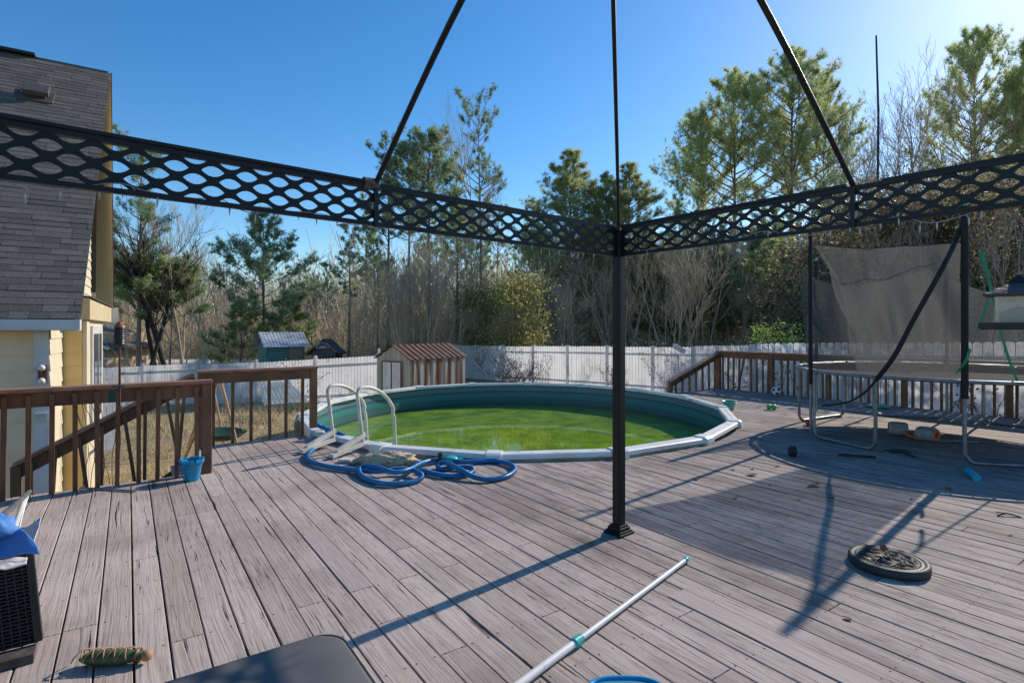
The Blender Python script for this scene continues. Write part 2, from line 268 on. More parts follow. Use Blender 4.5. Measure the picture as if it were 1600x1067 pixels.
def glow_through(m, fac):
    nt = m.node_tree; b = nt.nodes['Principled BSDF']; t = nt.nodes.new('ShaderNodeBsdfTranslucent'); mx = nt.nodes.new('ShaderNodeMixShader'); mx.inputs[0].default_value = fac
    nt.links.new(b.inputs['Base Color'].links[0].from_socket, t.inputs[0]); nt.links.new(b.outputs[0], mx.inputs[1]); nt.links.new(t.outputs[0], mx.inputs[2]); nt.links.new(mx.outputs[0], nt.nodes['Material Output'].inputs[0])
glow_through(M['vinyl'], .5)
# ------------------------------------------------------------------ mesh building
class MB:
    def __init__(s): s.v = []; s.f = []; s.sm = []
    def add(s, vs, fs, smooth=False):
        o = len(s.v); s.v.extend([tuple(p) for p in vs]); s.f.extend([tuple(i+o for i in f) for f in fs]); s.sm.extend([smooth]*len(fs)); return s
    def beam(s, a, b, w, h, up=None):
        a = Vector(a); b = Vector(b); d = (b-a).normalized(); up = Vector(up) if up else (Vector((0, 0, 1)) if abs(d.z) < .95 else EV)
        x = d.cross(up).normalized()*(w/2); z = x.cross(d).normalized()*(h/2)
        vs = [a-x-z, a+x-z, a+x+z, a-x+z, b-x-z, b+x-z, b+x+z, b-x+z]
        return s.add(vs, [(0, 1, 2, 3), (7, 6, 5, 4), (0, 4, 5, 1), (1, 5, 6, 2), (2, 6, 7, 3), (3, 7, 4, 0)])
    def box(s, c, size, ax=None, ay=None):
        c = Vector(c); ax = Vector(ax) if ax else Vector((1, 0, 0)); ay = Vector(ay) if ay else Vector((-ax.y, ax.x, 0)); az = ax.cross(ay)
        X, Y, Z = ax*size[0]/2, ay*size[1]/2, az*size[2]/2
        vs = [c+i*X+j*Y+k*Z for k in (-1, 1) for i, j in ((-1, -1), (1, -1), (1, 1), (-1, 1))]
        return s.add(vs, [(3, 2, 1, 0), (4, 5, 6, 7), (0, 1, 5, 4), (1, 2, 6, 5), (2, 3, 7, 6), (3, 0, 4, 7)])
    def poly(s, pts, smooth=False): return s.add(pts, [tuple(range(len(pts)))], smooth)
    def prism(s, pts, off):
        n = len(pts); off = Vector(off); A = [Vector(p) for p in pts]; B = [p+off for p in A]
        return s.add(A+B, [tuple(range(n))[::-1], tuple(range(n, 2*n))]+[(i, (i+1) % n, n+(i+1) % n, n+i) for i in range(n)])
    def tube(s, pts, r, n=8, closed=False, smooth=True):
        P = [Vector(p) for p in pts]; m = len(P); R = r if isinstance(r, (list, tuple)) else [r]*m
        vs = []; prev = None
        for i in range(m):
            if closed: d = P[(i+1) % m]-P[i-1]
            else: d = P[min(i+1, m-1)]-P[max(i-1, 0)]
            d = d.normalized() if d.length > 1e-9 else Vector((0, 0, 1))
            if prev is None:
                ref = Vector((0, 0, 1)) if abs(d.z) < .9 else Vector((1, 0, 0)); x = d.cross(ref).normalized()
            else:
                x = (prev-d*prev.dot(d)); x = x.normalized() if x.length > 1e-6 else d.orthogonal().normalized()
            prev = x; y = d.cross(x)
            vs += [P[i]+(x*math.cos(2*PI*k/n)+y*math.sin(2*PI*k/n))*R[i] for k in range(n)]
        fs = []
        for i in range(m if closed else m-1):
            j = (i+1) % m
            fs += [(i*n+k, i*n+(k+1) % n, j*n+(k+1) % n, j*n+k) for k in range(n)]
        s.add(vs, fs, smooth)
        if not closed: s.add([vs[k] for k in range(n)], [tuple(range(n))[::-1]]); s.add([vs[(m-1)*n+k] for k in range(n)], [tuple(range(n))])
        return s
    def lathe(s, prof, c=(0, 0, 0), n=32, rot=None, smooth=True):
        c = Vector(c); vs = []
        for (r, z) in prof:
            for k in range(n):
                p = Vector((r*math.cos(2*PI*k/n), r*math.sin(2*PI*k/n), z)); vs.append(c+(rot @ p if rot else p))
        fs = [(i*n+k, i*n+(k+1) % n, (i+1)*n+(k+1) % n, (i+1)*n+k) for i in range(len(prof)-1) for k in range(n)]
        return s.add(vs, fs, smooth)
    def build(s, name, mat, parent=None, root=None, loc=None):
        me = bpy.data.meshes.new(name); o = bpy.data.objects.new(name, me); COL.objects.link(o)
        off = Vector((0, 0, 0))
        r = parent
        while r is not None and r.parent is not None: r = r.parent
        if r is not None: off = r.location
        if loc is not None: off = Vector(loc); o.location = loc
        me.from_pydata([(p[0]-off[0], p[1]-off[1], p[2]-off[2]) for p in s.v], [], s.f)
        if any(s.sm): me.polygons.foreach_set('use_smooth', s.sm)
        me.materials.append(mat); me.update()
        if parent is not None: o.parent = parent
        return o
def tag(o, label=None, cat=None, group=None, kind=None):
    if label: o['label'] = label
    if cat: o['category'] = cat
    if group: o['group'] = group
    if kind: o['kind'] = kind
    return o
def thing(name, label, cat, loc=(0, 0, 0), group=None, rz=0):
    o = bpy.data.objects.new(name, None); COL.objects.link(o); o.location = loc; o.rotation_euler.z = rz; o.empty_display_size = .1
    return tag(o, label, cat, group)
def copy_tree(o, parent=None):
    kids = [c for c in COL.objects if c.parent == o] if parent is None else list(o.children)
    c = o.copy(); COL.objects.link(c); c.parent = parent
    for ch in o.children: copy_tree(ch, c)
    return c
def catmull(P, k=6, closed=False):
    P = [Vector(p) for p in P]; n = len(P); out = []
    rng = range(n) if closed else range(n-1)
    for i in rng:
        g = lambda j: P[j % n] if closed else P[min(max(j, 0), n-1)]
        p0, p1, p2, p3 = g(i-1), g(i), g(i+1), g(i+2)
        for t in range(k):
            t /= k; out.append(0.5*((2*p1)+(p2-p0)*t+(2*p0-5*p1+4*p2-p3)*t*t+(3*p1-p0-3*p2+p3)*t**3))
    if not closed: out.append(P[-1])
    return out
def bevel(o, w=0.004, seg=2):
    md = o.modifiers.new('bevel', 'BEVEL'); md.width = w; md.segments = seg; md.limit_method = 'ANGLE'; return o

# ------------------------------------------------------------------ camera, light, world
cam = bpy.data.cameras.new('camera'); co = bpy.data.objects.new('camera', cam); COL.objects.link(co)
co.location = (0, 0, CH); co.rotation_euler = (PI/2, 0, 0)
cam.lens = F/1600*36; cam.sensor_width = 36; cam.shift_y = -20.5/1600; cam.clip_end = 2000; cam.clip_start = .05
SC.camera = co
SUN_AZ, SUN_EL = math.radians(47.5), math.radians(30.3)
sd = Vector((math.sin(SUN_AZ)*math.cos(SUN_EL), math.cos(SUN_AZ)*math.cos(SUN_EL), math.sin(SUN_EL)))
sl = bpy.data.lights.new('sun', 'SUN'); sl.energy = 5.0; sl.angle = math.radians(0.55); sl.color = (1, 0.91, 0.79)
so = bpy.data.objects.new('sun', sl); COL.objects.link(so); so.rotation_euler = sd.to_track_quat('Z', 'Y').to_euler(); so.location = sd*50
w = bpy.data.worlds.new('World'); SC.world = w; w.use_nodes = True
bg = w.node_tree.nodes['Background']; sk = w.node_tree.nodes.new('ShaderNodeTexSky'); sk.sky_type = 'NISHITA'; sk.sun_disc = False
sk.sun_elevation = SUN_EL; sk.sun_rotation = SUN_AZ; sk.air_density = 1.0; sk.dust_density = 0.3; sk.ozone_density = 2.2; sk.altitude = 250
hs_ = w.node_tree.nodes.new('ShaderNodeHueSaturation'); hs_.inputs['Saturation'].default_value = 1.36; hs_.inputs['Value'].default_value = 1.14
w.node_tree.links.new(sk.outputs[0], hs_.inputs['Color']); w.node_tree.links.new(hs_.outputs[0], bg.inputs[0]); bg.inputs[1].default_value = 0.15
SC.view_settings.view_transform = 'Standard'; SC.view_settings.look = 'None'; SC.view_settings.exposure = 0; SC.view_settings.gamma = 1
SC.render.engine = 'CYCLES'; SC.cycles.max_bounces = 8; SC.cycles.transparent_max_bounces = 24

# ------------------------------------------------------------------ ground
def gz(x, y):
    z = -1.25 - 0.052*min(max(-x-1, 0), 18) + 0.05*min(max(x-5, 0), 9)
    z += 0.035*min(max(y-34, 0), 60)
    z += 0.5*math.sin(x*.05+1)*min(max((y-40)/60, 0), 1)*3
    return z
def ground():
    m = MB(); xs = [-900, -400, -200, -120]+list(range(-80, 81, 4))+[120, 200, 400, 900]; ys = [-300, -100, -30, -10]+list(range(0, 100, 4))+[120, 160, 240, 400, 900]
    vs = [(x, y, gz(x, y)+0.06*noise.noise(Vector((x*.3, y*.3, 0)))) for y in ys for x in xs]; n = len(xs)
    m.add(vs, [(j*n+i, j*n+i+1, (j+1)*n+i+1, (j+1)*n+i) for j in range(len(ys)-1) for i in range(n-1)], True)
    tag(m.build('ground', M['ground']), kind='structure')
ground()

# ------------------------------------------------------------------ pool (ellipse fitted to its sixteen corner caps)
PC = Vector((0.10, 10.15, 0)); PA, PB = 3.75, 4.10
def pool_pt(th, da=0.0, z=0.0): return Vector((PC.x+(PA+da)*math.cos(th), PC.y+(PB+da)*math.sin(th), z))
VTH = [math.radians(-94.7+22.5*k) for k in range(16)]
RIM = 0.085; WATER = -0.47
pool = thing('swimming_pool', 'round above ground pool with white rim and teal patterned liner, sunk into the deck', 'pool', (PC.x, PC.y, -1.25))
mw = MB()
for k in range(16):
    a, b = pool_pt(VTH[k], -.045), pool_pt(VTH[(k+1) % 16], -.045)
    mw.add([(a.x, a.y, -1.9), (b.x, b.y, -1.9), (b.x, b.y, .02), (a.x, a.y, .02)], [(0, 1, 2, 3)])
mw.build('wall', M['poolwall'], pool)
ml = MB(); nseg = 144; lv = []; lf = []; luv = []
for i in range(nseg+1):
    th = 2*PI*i/nseg
    for j, z in enumerate((RIM-.02, -1.35)):
        lv.append(pool_pt(th, -.15, z)); luv.append((i/nseg*2*PI*3.8, RIM-.02-z))
lf = [(2*i, 2*i+1, 2*i+3, 2*i+2) for i in range(nseg)]
ml.add(lv, lf, True); lo = ml.build('liner', M['liner'], pool)
uvl = lo.data.uv_layers.new(name='UVMap')
for lp in lo.data.loops: uvl.data[lp.index].uv = luv[lp.vertex_index]
def rail_cs(th, z0):                       # cross-section of the top rail at one corner, inside to outside
    return [pool_pt(th, d, z0+h) for d, h in ((-.175, -.055), (-.175, -.006), (-.155, .004), (-.09, -.002), (-.08, .004), (-.02, 0.0), (-.005, -.012), (0.0, -.055))]
for k in range(16):
    m = MB(); A, B = rail_cs(VTH[k], RIM), rail_cs(VTH[(k+1) % 16], RIM); n = len(A)
    m.add(A+B, [(i, n+i, n+i+1, i+1) for i in range(n-1)]+[(0, n-1, 2*n-1, n)])
    m.build('top_rail', M['vinyl2'], pool)
for k in range(16):
    m = MB(); th = VTH[k]; c = pool_pt(th); rad = Vector((math.cos(th)*PB, math.sin(th)*PA, 0)).normalized(); tg = Vector((-rad.y, rad.x, 0))
    prof = [(-.195, -.06), (-.195, .004), (-.17, .02), (-.02, .016), (.012, -.002), (.022, -.05), (.022, -.11)]
    A = [c+rad*d+tg*.085+Vector((0, 0, RIM+h)) for d, h in prof]; B = [c+rad*d-tg*.085+Vector((0, 0, RIM+h)) for d, h in prof]; n = len(prof)
    m.add(A+B, [(i, n+i, n+i+1, i+1) for i in range(n-1)]+[tuple(range(n)), tuple(range(2*n-1, n-1, -1))])
    m.build('rail_cap', M['vinyl2'], pool)
for k in range(16):
    m = MB(); th = VTH[k]; c = pool_pt(th, -.02); rad = Vector((math.cos(th), math.sin(th), 0))
    if c.x < 1.5: m.box((c.x, c.y, -.95), (.12, .17, 1.85), rad); m.build('upright', M['poolwall'], pool)
m = MB(); m.poly([pool_pt(2*PI*i/96, -.15, WATER) for i in range(96)])
tag(m.build('pool_water', M['water']), kind='structure')
m = MB(); m.poly([pool_pt(2*PI*i/48, -.12, -1.28) for i in range(48)]); m.build('pool_floor', M['liner'], pool)

# ------------------------------------------------------------------ deck
def in_pool(u, v):
    p = uv(u, v); return ((p.x-PC.x)/(PA-.03))**2+((p.y-PC.y)/(PB-.03))**2 < 1
UL, UR = -1.02, 12.05
def vmax(u):
    lim = 6.46 if u < .70 else (7.92 if u < 2.6 else 8.32)
    v = 3.0
    while v < lim:
        if in_pool(u, v): return v
        v += .01
    return lim
P = 0.1425
md = MB(); k = math.floor((UL-.02)/P); u = k*P+.02; first = []
while u < UR:
    g = random.choice((.002, .003, .0035, .005)); u0, u1 = max(u, UL)+g, min(u+P, UR)-g
    if u1-u0 > .03:
        va, vb = vmax(u0+.001), vmax(u1-.001); v = -4.5 + random.uniform(0, 3)
        cuts = [-4.5]; vv = .203+.406*random.randint(-8, -1)
        while vv < min(va, vb)-.7:
            cuts.append(vv); vv += .406*random.randint(6, 12)
        dz = random.uniform(-.0022, .0018)
        for ci in range(len(cuts)):
            a = cuts[ci]+.002
            ea, eb = (cuts[ci+1]-.002,)*2 if ci+1 < len(cuts) else (va, vb)
            z = dz+random.uniform(-.0006, .0006); c = .003
            vs = [(u0, a, -.036), (u1, a, -.036), (u1, eb, -.036), (u0, ea, -.036),
                  (u0, a, z-c), (u1, a, z-c), (u1, eb, z-c), (u0, ea, z-c),
                  (u0+c, a+c*.4, z), (u1-c, a+c*.4, z), (u1-c, eb-c*.4, z), (u0+c, ea-c*.4, z)]
            fs = [(3, 2, 1, 0), (8, 9, 10, 11)]
            for q in (0, 4): fs += [(q+i, q+(i+1) % 4, q+4+(i+1) % 4, q+4+i) for i in range(4)]
            md.add(vs, fs)
    u += P
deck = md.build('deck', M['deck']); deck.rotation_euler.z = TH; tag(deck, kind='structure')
for (px_, py_, v0_, v1_) in ((530, 878, 3.05, 4.06), (1120, 955, .62, 2.0)):
    u_ = touv(at(px_, py_))[0]; kk_ = math.floor((u_-.02)/P)*P+.02; m = MB()
    m.box(((kk_+P/2), (v0_+v1_)/2, -.013), (P-.009, v1_-v0_, .034)); o_ = m.build('replacement_board', pm('bare_board', (.43, .355, .315), (.34, .28, .25), 3, .8, .3, (24, 1.2, 1), detail=8)); o_.rotation_euler.z = TH; tag(o_, kind='structure')
m = MB()
for v in np.arange(-4.3, 8.2, .406):
    u1 = UR-.05
    u0 = UL+.05 if v < 6.3 else .75
    # joists stop at the pool
    s = u0; run = None
    while s < u1:
        ok = not in_pool(s, v) and not in_pool(s, v+.05) and v < vmax(s)-.02
        if ok and run is None: run = s
        if (not ok or s+.2 >= u1) and run is not None:
            if s-run > .3: m.beam(uv(run, v, -.14), uv(s-.1, v, -.14), .04, .2)
            run = None
        s += .2
m.beam(uv(UL+.02, -4.4, -.16), uv(UL+.02, 6.4, -.16), .04, .24); m.beam(uv(UR-.02, -4.4, -.16), uv(UR-.02, 8.28, -.16), .04, .24)
m.beam(uv(UL+.06, 6.42, -.16), uv(.68, 6.42, -.16), .04, .24); m.beam(uv(.72, 6.5, -.16), uv(.72, 7.88, -.16), .04, .24); m.beam(uv(.8, 7.9, -.16), uv(1.9, 7.9, -.16), .04, .24)
tag(m.build('deck_framing', M['deck_under']), kind='structure')

# ------------------------------------------------------------------ railings
def railing(name, label, p0, p1, zb0, zb1, zt0, zt1, posts, n_bal, group=None, cap=True, lean=None, z_low=None, capends=(.05, .05), side=1):
    p0 = Vector(p0); p1 = Vector(p1); d = (p1-p0); L = d.length; d.normalize(); nrm = Vector((-d.y, d.x, 0))*side
    root = thing(name, label, 'railing', (p0.x, p0.y, zb0), group)
    def q(t, z): r = p0.lerp(p1, t); return Vector((r.x, r.y, z))
    zt = lambda t: zt0+(zt1-zt0)*t
    zb = lambda t: zb0+(zb1-zb0)*t
    for t in posts:
        m = MB(); a = q(t, zb(t)-.12); b = q(t, zt(t)-.035); m.beam(a, b, .09, .09, nrm); bevel(m.build('post', M['rail'], root), .006)
    # two-by rail faces
    m = MB(); m.beam(q(0, zt0-.10)+nrm*.0-d*0, q(1, zt1-.10), .038, .135); bevel(m.build('top_board', M['rail'], root), .004)
    if cap:
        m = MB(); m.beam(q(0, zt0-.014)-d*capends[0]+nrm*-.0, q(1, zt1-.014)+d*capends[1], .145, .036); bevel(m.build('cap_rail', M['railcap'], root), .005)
    for i in range(n_bal):
        t = (i+.6)/(n_bal+.2)
        if any(abs(t-tp)*L < .08 for tp in posts): continue
        ln = (lean or {}).get(i, random.uniform(-.012, .012))
        m = MB(); a = q(t, (z_low if z_low is not None else zb(t))-.10)+nrm*.04*-1; b = q(t, zt(t)-.06)+nrm*-.04; a = a+d*ln
        m.beam(a, b, .036, .036, nrm); m.build('baluster', M['rail'], root)
    return root
c0 = uv(.66, 6.42); cL = uv(-.97, 6.42)
railing('deck_railing', 'brown wood deck railing with sunlit cap, near the house, holding the torch', cL, c0, 0, 0, .95, .95, (0, 1), 10, 'brown deck railings')
c1 = uv(.76, 7.86); c2 = uv(2.12, 7.88)
railing('deck_railing', 'short brown wood deck railing ending beside the pool ladder', c1, c2, 0, 0, .95, .95, (0, 1), 6, 'brown deck railings', side=-1)
sl0 = uv(-.98, 7.86)
railing('stair_railing', 'brown sloping handrail of the steps going down toward the house', sl0, c1-EU*.06, -1.0, 0, .04, .93, (0,), 8, 'brown deck railings', lean={1: -.05, 2: .12, 4: .13, 6: .16, 7: -.08}, capends=(.02, -.03))
railing('deck_railing', 'brown wood railing along the deck edge coming toward the camera by the house', uv(-.97, 2.0), uv(-.97, 6.32), 0, 0, .95, .95, (0,), 26, 'brown deck railings', side=1)
R3 = uv(12.0, 1.4); R1 = uv(12.0, 8.25); R0 = uv(10.2, 8.28)
railing('deck_railing', 'long brown wood deck railing passing behind the trampoline', R3, R1, 0, 0, .93, .93, (0, .20, .42, .62, .80, 1), 46, 'brown deck railings', lean={41: .2, 37: .03})
railing('stair_railing', 'brown railing with top board sloping down toward the far side of the pool', R0, R1-EU*.06, 0, 0, .28, .90, (0,), 7, 'brown deck railings')
# stairs
st = thing('deck_stairs', 'grey painted steps going down from the deck between the brown railings', 'stairs', uv(.6, 7.1, -1.2))
for i in range(5):
    m = MB(); m.box(uv(.56-.28*i, 7.15, -.19-.19*i), (.28, 1.25, .04), EU); m.build('tread', M['deck'], st)
m = MB()
for v in (6.56, 7.74): m.beam(uv(.68, v, -.2), uv(-.9, v, -1.25), .04, .24)
m.build('stringer', M['rail'], st)

# ------------------------------------------------------------------ torch on the railing
p = uv(-.14, 6.42); tb = at(187, 605, .95)
tr = thing('patio_torch', 'bamboo patio torch with woven dark canister clamped to the railing cap', 'torch', (tb.x, tb.y, .90))
X = tb.x; Y = tb.y
m = MB(); m.tube([(X, Y, .78), (X, Y, 1.32)], .010, 8); m.build('pole', M['bronze'], tr)
m = MB(); prof = [(0.0, 1.30), (.018, 1.30), (.016, 1.325)]
for i in range(15): prof.append((.038+.007*(i % 2)+.003*math.sin(i/14*PI), 1.33+.011*i))
prof += [(.03, 1.49), (0, 1.49)]
m.lathe(prof, (X, Y, 0), 14, smooth=False); m.build('canister', M['wicker'], tr)
m = MB(); m.lathe([(.046, 1.487), (.042, 1.500), (.024, 1.520), (.018, 1.523), (.018, 1.537), (0, 1.539)], (X, Y, 0), 16); m.build('burner_cap', M['copper'], tr)
m = MB(); m.box((X, Y-.09, .88), (.06, .03, .10), EU); m.box((X, Y-.02, .965), (.10, .13, .012), EU); m.build('clamp', M['dgreen'], tr)

# ------------------------------------------------------------------ gazebo frame
G0 = at(967, 832, 0); gd1 = Vector((-.774, -.634, 0)).normalized(); gd2 = Vector((.634, -.774, 0)).normalized()
LA, LB = 3.80, 3.06
gz_root = thing('gazebo_frame', 'bare black metal gazebo frame with cut-out lattice beams and no canopy', 'gazebo', (G0.x, G0.y, 0))
corners = [G0, G0+gd1*LA, G0+gd1*LA+gd2*LB, G0+gd2*LB]
for i, c in enumerate(corners):
    m = MB(); m.beam(c, c+Vector((0, 0, 2.19)), .066, .066, gd1)
    for s1, s2 in ((1, 0), (-1, 0), (0, 1), (0, -1)):
        m.beam(c+gd1*.034*s1+gd2*.034*s2, c+gd1*.034*s1+gd2*.034*s2+Vector((0, 0, 2.18)), .05 if s1 else .004, .004 if s1 else .05, gd1 if s1 else gd1)
    po = bevel(m.build('post', M['post_black'], gz_root), .003)
    m = MB()
    for (r0, z0, z1) in ((.16, .0, .018), (.135, .018, .03), (.115, .03, .052), (.095, .052, .066)): m.box(c+Vector((0, 0, (z0+z1)/2)), (r0, r0, z1-z0), gd1)
    bevel(m.build('foot', M['post_black'], gz_root), .004)
def lattice(a, b, zm, band, name_parent):
    d = (b-a); L = d.length; d.normalize(); w0 = .131; n = round(L/w0); wd = L/n; hh = band/2; m = MB(); K = 16
    def diamond(cx, cz, lo, hi):
        ang = [lo+(hi-lo)*i/(K if hi-lo > 4 else K//2) for i in range((K if hi-lo > 4 else K//2)+1)]
        inn, out = [], []
        for t in ang:
            c, s_ = math.cos(t), math.sin(t); q = abs(c)+abs(s_)
            out.append((cx+wd/2*c/q, cz+hh/2*s_/q)); inn.append((cx+.325*wd*c, cz+.27*hh*math.copysign(abs(s_)**1.9, s_)))
        vs = [a+d*max(0, min(L, x))+Vector((0, 0, zm+z)) for x, z in out+inn]; k_ = len(out)
        m.add(vs, [(i, i+1, k_+i+1, k_+i) for i in range(k_-1)])
    for i in range(n+1):
        if 0 < i < n:
            diamond(i*wd, 0, 0, 2*PI); diamond(i*wd, hh, PI, 2*PI); diamond(i*wd, -hh, 0, PI)
        if i < n: diamond((i+.5)*wd, hh/2, 0, 2*PI); diamond((i+.5)*wd, -hh/2, 0, 2*PI)
    for e in (0, n):
        s = 1 if e == 0 else -1; x = e*wd
        for zz in (0, hh, -hh):
            pts = [(x, zz-hh/2), (x+s*wd/2, zz), (x, zz+hh/2)] if zz == 0 else ([(x, zz-hh/2), (x+s*wd/2, zz), (x, zz)] if zz > 0 else [(x, zz), (x+s*wd/2, zz), (x, zz+hh/2)])
            m.poly([a+d*px+Vector((0, 0, zm+pz)) for px, pz in pts])
    o = m.build('lattice_panel', M['post_black'], name_parent); sm = o.modifiers.new('thickness', 'SOLIDIFY'); sm.thickness = .004; return o
mids = []
for i in range(4):
    a, b = corners[i], corners[(i+1) % 4]; d = (b-a).normalized(); Lr = (b-a).length
    a2, b2 = a+d*.035, b-d*.035
    lattice(a2, b2, 2.098, .166, gz_root)
    nrm = Vector((-d.y, d.x, 0))
    m = MB(); m.beam(a2+Vector((0, 0, 2.193)), b2+Vector((0, 0, 2.193)), .028, .022); m.build('top_bar', M['post_black'], gz_root)
    m = MB(); cen = (corners[0]+corners[2])/2; sgn = 1 if nrm.dot(cen-a) > 0 else -1
    h1, h2 = a2.lerp(b2, .0), a2.lerp(b2, .49 if i != 3 else .46)
    m.beam(h1-nrm*sgn*.018+Vector((0, 0, 2.212)), h2-nrm*sgn*.018+Vector((0, 0, 2.212)), .022, .014); m.beam(a2.lerp(b2, .51)+nrm*sgn*.012+Vector((0, 0, 2.212)), b2+nrm*sgn*.012+Vector((0, 0, 2.212)), .022, .014)
    m.build('canopy_track', M['post_black'], gz_root)
    m = MB(); m.beam(a2+Vector((0, 0, 2.006)), b2+Vector((0, 0, 2.006)), .024, .020); m.build('bottom_bar', M['post_black'], gz_root)
    mp_ = (a+b)/2; mids.append(mp_)
    m = MB(); m.beam(mp_+nrm*sgn*.014+Vector((0, 0, 1.99)), mp_+nrm*sgn*.014+Vector((0, 0, 2.22)), .022, .016, nrm); m.build('mid_stud', M['post_black'], gz_root)
apex = (corners[0]+corners[2])/2+Vector((0, 0, 3.24))
for c in corners:
    m = MB(); m.tube(catmull([c+Vector((0, 0, 2.2)), (c+Vector((0, 0, 2.2))).lerp(apex, .5)+Vector((0, 0, .03)), apex], 6), .0108, 8); m.build('roof_rib', M['post_black'], gz_root)
for c in mids:
    m = MB(); q0 = c+Vector((0, 0, 2.2)); m.tube(catmull([q0, q0.lerp(apex, .45)+Vector((0, 0, .05)), apex], 6), .0135, 8); m.build('roof_rib', M['post_black'], gz_root)
m = MB(); m.lathe([(0, .04), (.07, .03), (.08, 0), (.07, -.03), (0, -.04)], apex, 16); m.build('hub', M['post_black'], gz_root)
# jute wrap on the beam
tie_c = atd(570, 287, 2.82)
sA = (tie_c-G0).dot(gd1); tie_c = G0+gd1*sA+Vector((0, 0, 2.205))
m = MB()
for i in range(9):
    c = tie_c+gd1*(i-4)*.0085; m.tube([c+gd2*.028*math.cos(t)+Vector((0, 0, .028*math.sin(t)+random.uniform(-.002, .002))) for t in np.linspace(0, 2*PI, 12, endpoint=False)], .0045, 5, closed=True)
tag(m.build('cord_wrap', M['jute'], loc=tie_c), 'coils of grey twine wound round the left gazebo beam', 'twine')
# rust stain plate under the post foot
# icicle lights
def lights(label, a, d, L, drops, seed):
    rnd = random.Random(seed); root = thing('string_lights', label, 'string lights', a+Vector((0, 0, 2.0)), 'icicle string lights on the gazebo beams')
    pts = []; s = .15; zz = 2.03
    while s < L:
        pts.append(a+d*s+Vector((rnd.uniform(-.012, .012), rnd.uniform(-.012, .012), zz))); s += rnd.uniform(.09, .16); zz = 2.0+rnd.choice((.035, -.012, -.03, .01, .02))
    cp = catmull(pts, 4); m = MB(); m.tube(cp, .0022, 5); m.build('cord', M['bulb_wire'], root)
    for i in range(drops):
        c = cp[int((i+.5)/drops*len(cp))]; dz = rnd.uniform(.004, .024); tl = Vector((rnd.uniform(-.012, .012), rnd.uniform(-.012, .012), 0))
        m = MB(); m.tube([c, c+tl*.5-Vector((0, 0, dz*.5)), c+tl-Vector((0, 0, dz))], .0018, 4); q = c+tl-Vector((0, 0, dz)); m.tube([q, q-Vector((0, 0, .012)), q-Vector((0, 0, .02)), q-Vector((0, 0, .034))], [.0035, .004, .0028, .0006], 6)
        m.build('bulb', M['bulb'], root)
lights('white icicle lights straggling along the left gazebo beam, in front of the pines', G0, gd1, 3.6, 36, 3)
lights('white icicle lights straggling along the right gazebo beam, above the trampoline', G0, gd2, 2.9, 34, 5)

# ------------------------------------------------------------------ bird feeder
bf = G0+gd2*2.16+Vector((0, 0, 0)); bx, by = bf.x, bf.y
bc = atd(1592, 470, 2.34)
fd = thing('bird_feeder', 'lantern shaped bird feeder with clear walls hanging from the gazebo beam', 'bird feeder', (bc.x, bc.y, bc.z))
cx, cy, cz = bc
m = MB(); m.tube([(cx-.0, cy, 2.0), (cx-.0, cy, 1.97)], .0015, 5)
loop = [(cx+.025*math.sin(t)*(.6+.4*math.cos(t)), cy, 1.89+.075*-math.cos(t)*-1) for t in np.linspace(0, 2*PI, 18, endpoint=False)]
m.tube(loop, .0013, 5, closed=True); m.tube([(cx, cy, 1.83), (cx, cy, cz+.11)], .0015, 5); m.build('hanger_wire', M['steel'], fd)
m = MB(); m.lathe([(0, .115), (.006, .112), (.03, .088), (.046, .07), (.05, .066)], (cx, cy, cz), 4); m.build('roof_cap', M['black'], fd)
m = MB(); m.lathe([(.045, .072), (.155, .03), (.157, .022), (.0, .020)], (cx, cy, cz), 4, smooth=False); m.build('roof', M['slate'], fd)
m = MB()
for s1, s2 in ((1, 0), (-1, 0), (0, 1), (0, -1)):
    q = Vector((s1, s2, 0)); q = Matrix.Rotation(PI/4, 3, 'Z') @ q; m.box(Vector((cx, cy, cz-.045))+q*.072, (.003, .14, .125), q)
m.build('clear_wall', M['acrylic'], fd)
m = MB(); q = Matrix.Rotation(PI/4, 3, 'Z') @ Vector((1, 0, 0)); m.box((cx, cy, cz-.116), (.235, .235, .014), q)
for sgn in (1, -1):
    m.box(Vector((cx, cy, cz-.105))+q*.118*sgn, (.01, .245, .025), q); m.box(Vector((cx, cy, cz-.105))+Vector((-q.y, q.x, 0))*.118*sgn, (.226, .01, .025), q)
m.build('tray', M['black'], fd)
m = MB(); m.lathe([(0, -.02), (.06, -.045), (.068, -.106), (0, -.107)], (cx, cy, cz), 16); m.build('seed', M['pole_wood'], fd)

# ------------------------------------------------------------------ pool ladder
LB0 = Vector((-1.80, 6.66, 0)); inw = Vector((.49, .87, 0)).normalized(); side = Vector((-inw.y, inw.x, 0))
ld = thing('pool_ladder', 'white A-frame pool ladder with two arched handrails over the pool rim', 'ladder', (LB0.x, LB0.y, 0))
for kk in (0, 1):
    o = LB0+side*.50*kk
    def q(s, z): return o+inw*s+Vector((0, 0, z))
    m = MB(); m.tube([q(0, .06), q(-.10, .70)], .021, 10); m.build('upright', M['ladder'], ld)
    m = MB(); m.tube(catmull([q(-.10, .70), q(-.05, .76), q(.10, .755), q(.28, .69), q(.44, .57), q(.53, .45), q(.525, .38), q(.56, .20), q(.62, -.9)], 6), .022, 10); m.build('handrail', M['ladder'], ld)
    m = MB(); m.beam(q(.02, .20), q(-.42, .06), .05, .055); m.beam(q(-.02, .09), q(-.50, .035), .07, .045); m.build('foot_arm', M['ladder'], ld)
for i in range(3):
    z = -.25-.27*i; m = MB(); m.beam(LB0+inw*.60+Vector((0, 0, z)), LB0+inw*.60+side*.5+Vector((0, 0, z)), .11, .03); m.build('rung', M['ladder'], ld)

